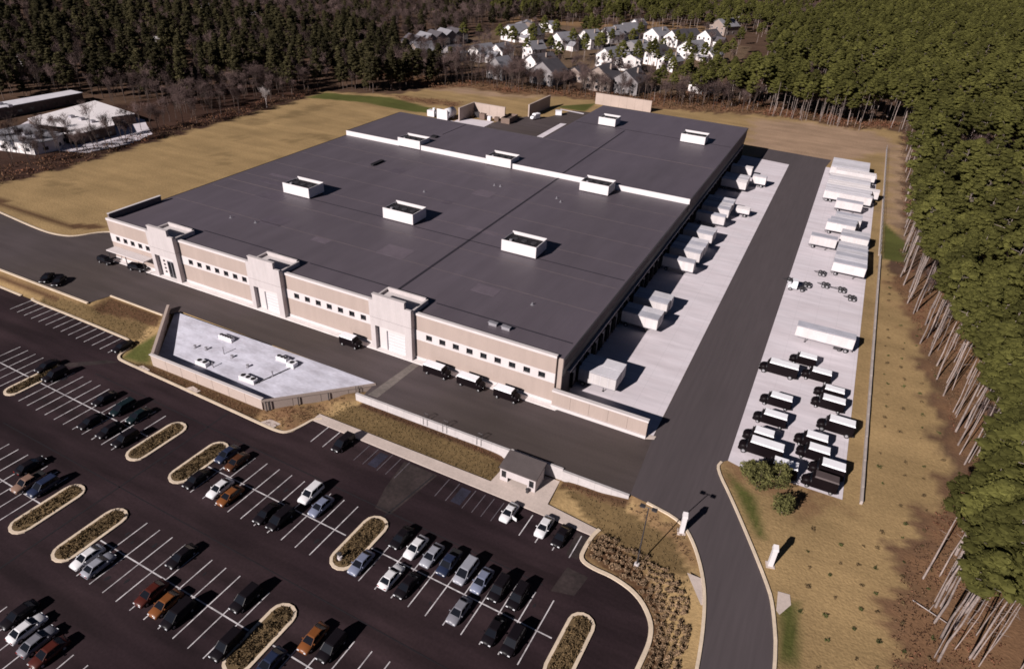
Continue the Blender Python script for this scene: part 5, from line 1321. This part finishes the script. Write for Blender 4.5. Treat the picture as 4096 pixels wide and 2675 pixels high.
# low commercial buildings at the far left
def flat_building(poly, h_, lab, wall, roof):
    cx = sum(p[0] for p in poly)/len(poly); cy = sum(p[1] for p in poly)/len(poly)
    e = empty('low_building', (cx*S, cy*S, 0), 0, lab, 'building', 'low buildings beyond the field')
    pl = [(p[0]-cx, p[1]-cy) for p in poly]
    MB().prism(pl, -.2, h_).build('wall', wall, e)
    MB().prism([(a*1.01, b*1.01) for a, b in pl], h_, h_+.18).build('roof', roof, e)
    for k in range(3): MB().box(-6+5*k,-4.6+5*k,-2,-.6,h_+.18,h_+.9).build('roof_unit', 'galv', e)
    for (a, b), (c_, d_) in zip(pl, pl[1:]+pl[:1]):
        L_ = math.hypot(c_-a, d_-b)
        for k in range(int(L_/4)):
            t = (k+.5)/int(L_/4); px_, py_ = a+(c_-a)*t, b+(d_-b)*t
            ux, uy = (c_-a)/L_, (d_-b)/L_
            nx_, ny_ = uy*.04, -ux*.04
            q = MB(); q.hexa([(px_-ux*.7+nx_,py_-uy*.7+ny_,.7),(px_+ux*.7+nx_,py_+uy*.7+ny_,.7),(px_+ux*.7-nx_,py_+uy*.7-ny_,.7),(px_-ux*.7-nx_,py_-uy*.7-ny_,.7)],[(px_-ux*.7+nx_,py_-uy*.7+ny_,1.7),(px_+ux*.7+nx_,py_+uy*.7+ny_,1.7),(px_+ux*.7-nx_,py_+uy*.7-ny_,1.7),(px_-ux*.7-nx_,py_-uy*.7-ny_,1.7)])
            q.build('window', 'winglass', e)
flat_building([(-131,30),(-122.8,30),(-122.5,80),(-129,80)], 3.2, 'long low white-roofed building farthest left at the woods edge', 'bark_dark', 'trailer_roof_a')
flat_building([(-104.3,48.8),(-90,44),(-77.4,45.5),(-77.6,59),(-86.5,64.5),(-84.4,71.7),(-109.4,75.5)], 3.0, 'white flat-roofed building behind bare trees beyond the field', 'bark_dark', 'trailer_roof_c')
flat_building([(-99,28),(-78,33),(-76.9,39.4),(-85.2,49),(-99,45)], 3.0, 'grey-roofed white building cut by the left picture edge', 'siding_white', 'shingle_grey')

struct('pale_forecourt', MB().sheet([(-100,33),(-79,38),(-68.5,42),(-66.5,56),(-70,66),(-80,72),(-86,76),(-112,78),(-118,60)], .006), 'concrete')
# ------------------------------------------------------------------ trees
edge_pines = [(152.2,-9),(154.6,-9.5),(156.5,-12),(155.2,-15),(157.8,0),(159,6),(158.8,11),(158.9,27),(156.8,38),(154.4,48),(154.2,55),(152.6,66),(151.6,72),(150.2,78),(150.4,86),(150.1,98),(150.4,110),(150.9,121),(104,227),(112,226),(126,226),(134,232),(119.6,226.5),(155.5,44.6),(157.7,30.1),(157.5,25.1),(157.6,21.5),(160.1,20.3),(159.5,14.3),(160.3,14.3),(160.6,10.2),(150.6,116.4),(149.6,82.4),(150.9,68.8),(152,64.5),(154.1,60.5),(155,57.3),
              (156,-2.9),(153.4,-12.8),(153.2,-15.2),(153.8,-17),(153.4,-20.3),(156.4,-18.4),(108.9,225),(116.8,229.1),(122.7,224),(129.9,224.4),(137.4,240),(142.3,245),(145.8,234.2),(149.8,235.1),(151.2,200.5),(151,160),(150.8,140),(99.4,226.8),
              (155.5,-6),(157,3),(158.2,17),(156.2,35),(155.4,40),(153,52),(151.4,75),(150.4,92),(150.8,104),(151.2,128),(151,172),(151,185)]
right_wood = [(159,-22),(161,-5),(164,8),(165,16),(162.5,24),(161.5,36),(160,48),(158.5,60),(155.5,70),(153,85),(152.5,120),(153,200),(153,232),(147,250),(138,250),(130,230),(112,230),(100,230),(86,226),(80,245),(86,300),(75,380),(70,470),(110,700),(500,1400),(900,1400),(900,300),(400,-30)]
estate_hole = [(-100,240),(-75,226),(50,212),(62,240),(66,300),(64,420),(-30,440),(-100,400)]
P = [(x, y, R.uniform(.85,1.1), 4 if y < 100 else R.choice((0,2,3))) for x, y in edge_pines]
for ex, ey in list(edge_pines):
    for _ in range(2):
        P.append((ex+R.uniform(-.4,5.5), ey+R.uniform(-5,5), R.uniform(.75,1.05), R.choice((5,6,5))))
P += [(x, y, R.uniform(.68,1.15), R.randrange(4)) for x, y in scatter(right_wood, 6.0, .48) if not (x > 320 and R.random() < .2) and not (math.sin(x*.071+1.7*math.sin(y*.043))+math.sin(y*.063+x*.02) > 1.45)]
P += [(x, y, R.uniform(.6,.95), R.randrange(4)) for x, y in ((-40,290),(-44,300),(-36,285),(-30,262),(-47,280),(-22,275),(-8,290),(-2,295),(2,288),(-12,300),(-18,296),(30,290),(34,283),(28,268),(45,300),(52,310),(50,290),(42,275),(58,280),(60,300),(55,330),(60,345),(44,322),(22,262),(14,268),(48,262),(54,255),(70,262),(74,240),(66,232),(58,225),(70,222),(50,236),(-55,300),(-64,305),(-60,290),(-50,310),(24,330),(28,345),(-10,258),(52,420),(60,440),(40,430))]
P += [(x, y, R.uniform(.7,1.0), R.randrange(4)) for x, y in scatter([(-60,470),(40,505),(70,480),(110,700),(200,900),(-100,650),(-160,520)], 9, .48) if R.random() < .55]
P += [(x, y, R.uniform(.7,.95), R.randrange(4)) for x, y in scatter([(48,214),(96,228),(80,246),(70,300),(62,244)], 6.0) if R.random() < .6]
P += [(x, y, R.uniform(.55,.95), R.randrange(4)) for x, y in scatter([(-60,262),(60,262),(66,340),(60,420),(-60,420),(-96,300)], 10, .48) if R.random() < .10]
P += [(x, y, R.uniform(.6,.95), R.randrange(4)) for x, y in scatter([(-150,400),(60,470),(110,640),(-160,580)], 8, .48) if R.random() < .6]
def pine_label(x, y):
    if x < 78 and y > 205: return ('green pine rising among the white houses of the estate', 'pines among the houses')
    if y > 215 and x < 152: return ('pine in the row of bare trunks behind the far end of the lane', 'pines behind the lane end')
    if x < 158 and y < 5: return ('pine at the wood edge in the lower right corner, long bare trunk', 'pines in the lower right corner')
    if x < 161 and y < 58: return ('pine with long pale leaning trunk at the wood edge beside the vans', 'edge pines beside the vans')
    if x < 158 and y < 130: return ('pine at the wood edge beside the rows of parked trailers', 'edge pines beside the trailers')
    if x < 156: return ('pine at the wood edge beside the far dirt strip', 'edge pines by the dirt strip')
    if y < 60: return ('tall pine inside the wood at the lower right edge of the picture', 'inner pines, lower right')
    if y < 130: return ('tall pine inside the wood right of the parked trailers', 'inner pines beside the trailers')
    return ('tall pine deep inside the wood at the upper right', 'inner pines, upper right')
def conifer_label(x, y):
    if x > -62: return ('dark conifer at the right end of the left wood near the green strip', 'conifers near the green strip')
    if y < 120: return ('dark conifer behind the low white-roofed buildings at the far left', 'conifers behind the low buildings')
    if y < 165: return ('dark conifer in the front of the wood above the tan field', 'front conifers above the field')
    return ('dark conifer deep in the wood above the tan field', 'deep conifers above the field')
def bare_label(x, y):
    if x > 140: return ('leafless tree between the pines of the right wood', 'leafless trees in the pine wood')
    if x > -40 and y < 214: return ('thin leafless tree in the strip between warehouse field and houses', 'leafless trees before the houses')
    if x > -100 and 214 <= y < 440: return ('leafless tree standing between the estate houses', 'leafless trees between houses')
    if y < 85: return ('leafless tree beside the low white-roofed buildings at the far left', 'leafless trees by the low buildings')
    if y < 160: return ('leafless purple-brown tree along the left edge of the tan field', 'leafless trees along the field')
    return ('leafless tree in the brown woods at the upper left', 'leafless trees in the upper left woods')
plant_trees('pine_tree', P, PINES, pine_label, 'tree', 'pine_wood', 'dense green pine wood stretching away on the right', 300)

left_wood = [(-66,150),(-52,156),(-40,172),(-34,188),(-44,215),(-75,215),(-92,235),(-110,262),(-200,262),(-330,220),(-330,60),(-210,50),(-140,60),(-134,86),(-112,90),(-96,102),(-92,126),(-75,140)]
Cn = [(x, y, R.uniform(.5,1.12), R.choice((0,1,1,2,2))) for x, y in scatter(left_wood, 6.6, .5) if R.random() < .34+.5*(math.sin(x*.11+1.3*math.sin(y*.09))+1)/2]
Cn += [(-50.2,157,1.0,1),(-54,160,1.05,0),(-47,166,1.0,1),(-60,158,1.1,0),(-66,156,1.0,0),(-43,176,.95,1),(-40,185,.9,0),(-74,135,.9,1)]
Cn += [(x, y, R.uniform(.6,1.0), R.choice((1,2))) for x, y in scatter([(-420,230),(-330,225),(-200,268),(-112,268),(-95,300),(-105,330),(-100,395),(-60,460),(-160,540),(-200,650),(-560,420)], 12, .5) if R.random() < .55]
plant_trees('dark_conifer', Cn, CONIF, conifer_label, 'tree', 'conifer_wood', 'dark mass of conifers behind the left field', 240)

far_bare = [(-420,230),(-330,225),(-200,268),(-112,268),(-95,300),(-105,330),(-100,395),(-60,460),(-160,540),(-200,650),(-560,420)]
B = [(x, y, R.uniform(.85,1.2), R.randrange(3)) for x, y in scatter(far_bare, 8.0)]
B += [(x, y, R.uniform(.7,1.05), R.randrange(3)) for x, y in scatter([(-75,205),(-44,200),(-30,205),(0,216),(40,226),(70,240),(40,262),(-20,262),(-70,262),(-96,250)], 6.4) if R.random() < .55]
B += [(x, y, R.uniform(.7,1.1), R.randrange(3)) for x, y in scatter([(-75,192),(-36,186),(-27,193),(0,194.5),(12,203),(58,211),(98,227),(86,233),(40,218),(0,212),(-40,206)], 3.7) if R.random() < .75]
B += [(x, y, R.uniform(.7,1.1), R.randrange(3)) for x, y in scatter(left_wood, 7.0, .5) if R.random() < .8]
B += [(x, y, R.uniform(.6,.95), R.randrange(3)) for x, y in scatter([(-100,104),(-70,122),(-68,150),(-95,150)], 4.2)]
B += [(x, y, R.uniform(.6,.95), R.randrange(3)) for x, y in scatter([(-128,84),(-96,82),(-84,90),(-70,110),(-98,106),(-128,96)], 4.6) if R.random() < .8]
B += [(x, y, R.uniform(.6,.9), R.randrange(3)) for x, y in scatter([(-76,40),(-68,40),(-66,95),(-72,112),(-98,100),(-80,80)], 5.5) if R.random() < .8]
B += [(x, y, R.uniform(.55,.85), R.randrange(3)) for x, y in scatter([(-100,22),(-70,26),(-66,40),(-70,60),(-76,62),(-76,44),(-90,27)], 4.2)]
B += [(-79,52,.95,1),(-77,56,.8,0),(-84,40,.9,2),(-90,36,.8,1),(-94,30,.85,0),(-72,70,.9,2),(-88,47,.75,0)]
B += [(x, y, R.uniform(.7,1.0), R.randrange(3)) for x, y in scatter([(-95,265),(60,265),(70,420),(20,440),(-90,420)], 11) if R.random() < .3]
B += [(x, y, R.uniform(.7,1.1), R.randrange(3)) for x, y in scatter([(-60,460),(100,505),(200,900),(-100,650),(-160,520)], 9) if R.random() < .6]
B += [(x, y, R.uniform(.75,1.15), R.randrange(3)) for x, y in scatter(right_wood, 12, .48) if x < 420 and R.random() < .6]
B += [(x, y, R.uniform(.6,.9), R.randrange(3)) for x, y in scatter([(152,-20),(158,0),(161,16),(157,40),(153,65),(152,120),(152,230),(168,230),(166,60),(175,-5)], 8.5) if R.random() < .5]
plant_trees('bare_tree', B, BARES, bare_label, 'tree', 'bare_wood', 'hazy brown mass of leafless woods in the distance', 290)
pb = make_bare(77, 10, 'bark_pale', 200, 'bark_pale', .5)
e = empty('pale_tree', (-66.3*S, 113*S, 0), 0, 'small pale leafless tree standing alone at the left field edge', 'tree')
for nm, mh in pb: obj(nm, mh, e)

def leafy(seed, h_, r_, n, matc, size=.5, low=.2):
    rnd = random.Random(seed); cr = MB(1)
    for i in range(n):
        f_ = rnd.random(); z = h_*(low+(1-low)*f_); rr = r_*math.sqrt(max(.05, 1-(2*f_-.85)**2*.9))*rnd.uniform(.45,1.0); a = rnd.uniform(0,6.28)
        tri_cloud(cr, (math.cos(a)*rr, math.sin(a)*rr, z), .6*size*2, .5*size*2, 16, size, rnd, .9)
    return [('trunk', trunk_mesh(h_*.8, .12, rnd, matn='bark_dark', bend=.12)), ('crown', cr.mesh('crown', matc))]
M['evergreen'] = mat('evergreen_leaves', (.090, .085, .030), 0.85, 0.2, 0.3, 2, island=0.4, spec=0.15)
for i, (x, y, h_, r_, lab) in enumerate(((131.9,-3.4,5.6,2.2,'large bushy evergreen tree at the lower corner of the right lot'),(134.2,-2.0,5.4,2.1,'bushy evergreen behind the large one by the dark vans'),(135.6,-6.2,3.6,2.0,'smaller bushy evergreen right of the large one, on the grass'),(130.4,-1.6,3.4,1.5,'low evergreen at the pale kerb corner of the lane'))):
    e = empty('evergreen_tree', (x*S, y*S, gz(x,y)*S), i, lab, 'tree', 'evergreens at the lot corner')
    for nm, mh in leafy(80+i, h_, r_, 80, 'evergreen', .45): obj(nm, mh, e)

# shrubs, grasses, brush
def clump(seed, r_, h_, n, size, matc, up_=False):
    rnd = random.Random(seed); cb = MB(1)
    if up_:
        for k in range(n):
            a = rnd.uniform(0,6.28); t = rnd.uniform(.2,1)*r_
            p = Vector((math.cos(a)*.12, math.sin(a)*.12, 0)); q = Vector((math.cos(a)*t, math.sin(a)*t, h_*rnd.uniform(.6,1.1))); s_ = Vector((-math.sin(a), math.cos(a), 0))*.09
            cb.add([p-s_, p+s_, q], [(0,1,2)])
    else:
        for k in range(n//12+1): tri_cloud(cb, (rnd.uniform(-.5,.5)*r_, rnd.uniform(-.5,.5)*r_, h_*rnd.uniform(.3,.8)), r_*.5, h_*.3, 12, size, rnd, .9)
    return cb.mesh('clump', matc)
GR = [clump(i, .62, .8, 60, .34, 'drygrass') for i in range(3)]
bed = [(115.2,-19.9),(115.0,-23.6),(119.2,-24.3),(122.7,-25.5),(125.1,-28.1),(126,-31),(125.8,-34),(124.8,-46),(128.6,-46),(129.2,-33),(128.8,-28.5),(127.8,-25.0),(126.3,-23.2),(124.6,-21.8),(122,-20.9),(118.9,-20.3)]
for x, y in scatter(bed, .86, .13):
    if seen(x, y, 1):
        o = obj('ornamental_grass', R.choice(GR), None, (x*S, y*S, gz(x,y)*S-.02), R.uniform(0,6.28)); o.scale = (R.uniform(.8,1.2),)*3
        tag(o, 'tan ornamental grass clump in the planted bed by the curved kerb', 'grass clump', 'ornamental grasses in the curved bed')
SD = [clump(20+i, .6, .5, 48, .26, 'mulchplant' if i < 5 else 'shrub') for i in range(7)]
for j in range(34):
    for i in range(4):
        x = 147.3+2.7*i+R.uniform(-.4,.4); y = -24+3.4*j+R.uniform(-.5,.5)
        if i > 0 and y > 85: continue
        if x > (153.6 if y < 12 else 155.5 if y < 60 else 148.6) or R.random() < .12 or not seen(x, y, 1): continue
        o = obj('young_shrub', R.choice(SD), None, (x*S, y*S, gz(x,y)*S-.03), R.uniform(0,6.28)); o.scale = (R.uniform(.5,.95),)*3
        tag(o, 'young planted shrub in the rows on the tan grass right of the low wall', 'shrub', 'young shrubs on the right grass')
for j in range(7):
    for i in range(3):
        x = 139.6+3.0*i+R.uniform(-.6,.6); y = -27+3.2*j+R.uniform(-.6,.6)
        if y < -24 and i == 0 or not seen(x, y, 1): continue
        o = obj('young_shrub', R.choice(SD), None, (x*S, y*S, gz(x,y)*S-.03), R.uniform(0,6.28)); o.scale = (R.uniform(.5,.95),)*3
        tag(o, 'young planted shrub scattered on the tan grass right of the entry drive', 'shrub', 'young shrubs by the entry drive')
rnd = random.Random(5)
br = MB(1)
def brush_in(poly, step, h_, keep=1.0, size=.5, n=10):
    for x, y in scatter(poly, step):
        if rnd.random() < keep and seen(x, y, 2):
            tri_cloud(br, (x*S, y*S, gz(x,y)*S+h_*.5*rnd.uniform(.3,1)), step*S*.55, h_*.5*rnd.uniform(.5,1.1), n, size, rnd, 1.2)
brush_in(rusts[3], 1.9, 2.6, .85, .9)
brush_in([(150.6,-6),(149.2,-15),(149,-26),(158,-26),(163,5),(158.4,15.8)], .8, .5, .8, .3)
brush_in([(158.4,15.8),(156.3,30.4),(153.2,52),(151.4,62),(147.5,82.7),(153,84),(158,62),(163,30),(164,10)], .9, .6, .8, .32)
brush_in([(149,86),(149.8,116),(149.8,200),(150,230),(156,236),(156,86)], 1.6, 1.2, .8, .5)
brush_in([(98,223),(117,226),(130,222),(146,231),(150,246),(130,236),(100,234)], 1.7, 2.2, .9, .8)
brush_in([(-62.6,10),(-61,31.2),(-63.3,61.2),(-64,104.8),(-65.5,129.2),(-67.5,147),(-76,150),(-75,100),(-72,40),(-76,10)], 1.7, 1.6, .8, .7)
brush_in(rusts[0], 1.6, 1.0, .7, .5)
brush_in([(73,-13.5),(98.8,-13.6),(98.8,-14.3),(73,-14.2)], .5, .5, .9, .25)
brush_in([(107.5,-13.7),(117,-13.8),(124,-15.2),(127.3,-19.6),(126.4,-19.8),(123.4,-16.6),(117,-14.9),(107.5,-14.5)], .55, .5, .9, .25)
brush_in([(61.2,-22.2),(61.8,-23.6),(66,-23.7),(68,-19.4),(70.2,-14.4),(70.6,-13.2)], .6, .35, .9, .25)
o = br.build('undergrowth', 'brush', label='rust brown undergrowth along the wood edges and banks', cat='undergrowth', kind='stuff')
gr = MB(1)
def tufts(poly, step, keep, size, h_=.3):
    for x, y in scatter(poly, step):
        if rnd.random() < keep and seen(x, y, 1):
            tri_cloud(gr, (x*S, y*S, gz(x,y)*S+h_*.4), step*S*.5, h_*.5, 5, size, rnd, 1.3)
tufts([(73,-14.2),(98.8,-14.2),(98.4,-17.7),(69,-17.7),(71,-14)], .5, .9, .26)
tufts([(107.6,-14.6),(117,-15.2),(123.5,-17),(126,-20.5),(127.4,-21.8),(128.6,-26),(126.4,-26),(122,-22),(115,-19)], .55, .8, .26)
tufts([(14,-12),(27,-12),(28.5,-14.5),(29,-19),(26,-17.6),(0,-17.4),(0,-16),(12.6,-15.8)], .6, .9, .28)
tufts([(31,-22.7),(61,-23.7),(60.6,-21.8),(36.4,-21.7)], .5, .9, .26)
gr.build('dry_grass', 'drygrass_dark', label='short dry brown grass on the banks below the front road', cat='grass', kind='stuff')
dd = MB(1)
dd.tube((151.0*S,-13.2*S,.15), (154.6*S,-14.9*S,.3), .09, .05, 5)
dd.tube((152.6*S,-14.0*S,.2), (153.0*S,-13.2*S,.9), .04, .02, 4)
dd.build('fallen_branch', 'bark_pale', label='pale fallen branch lying at the pine wood edge lower right', cat='branch')
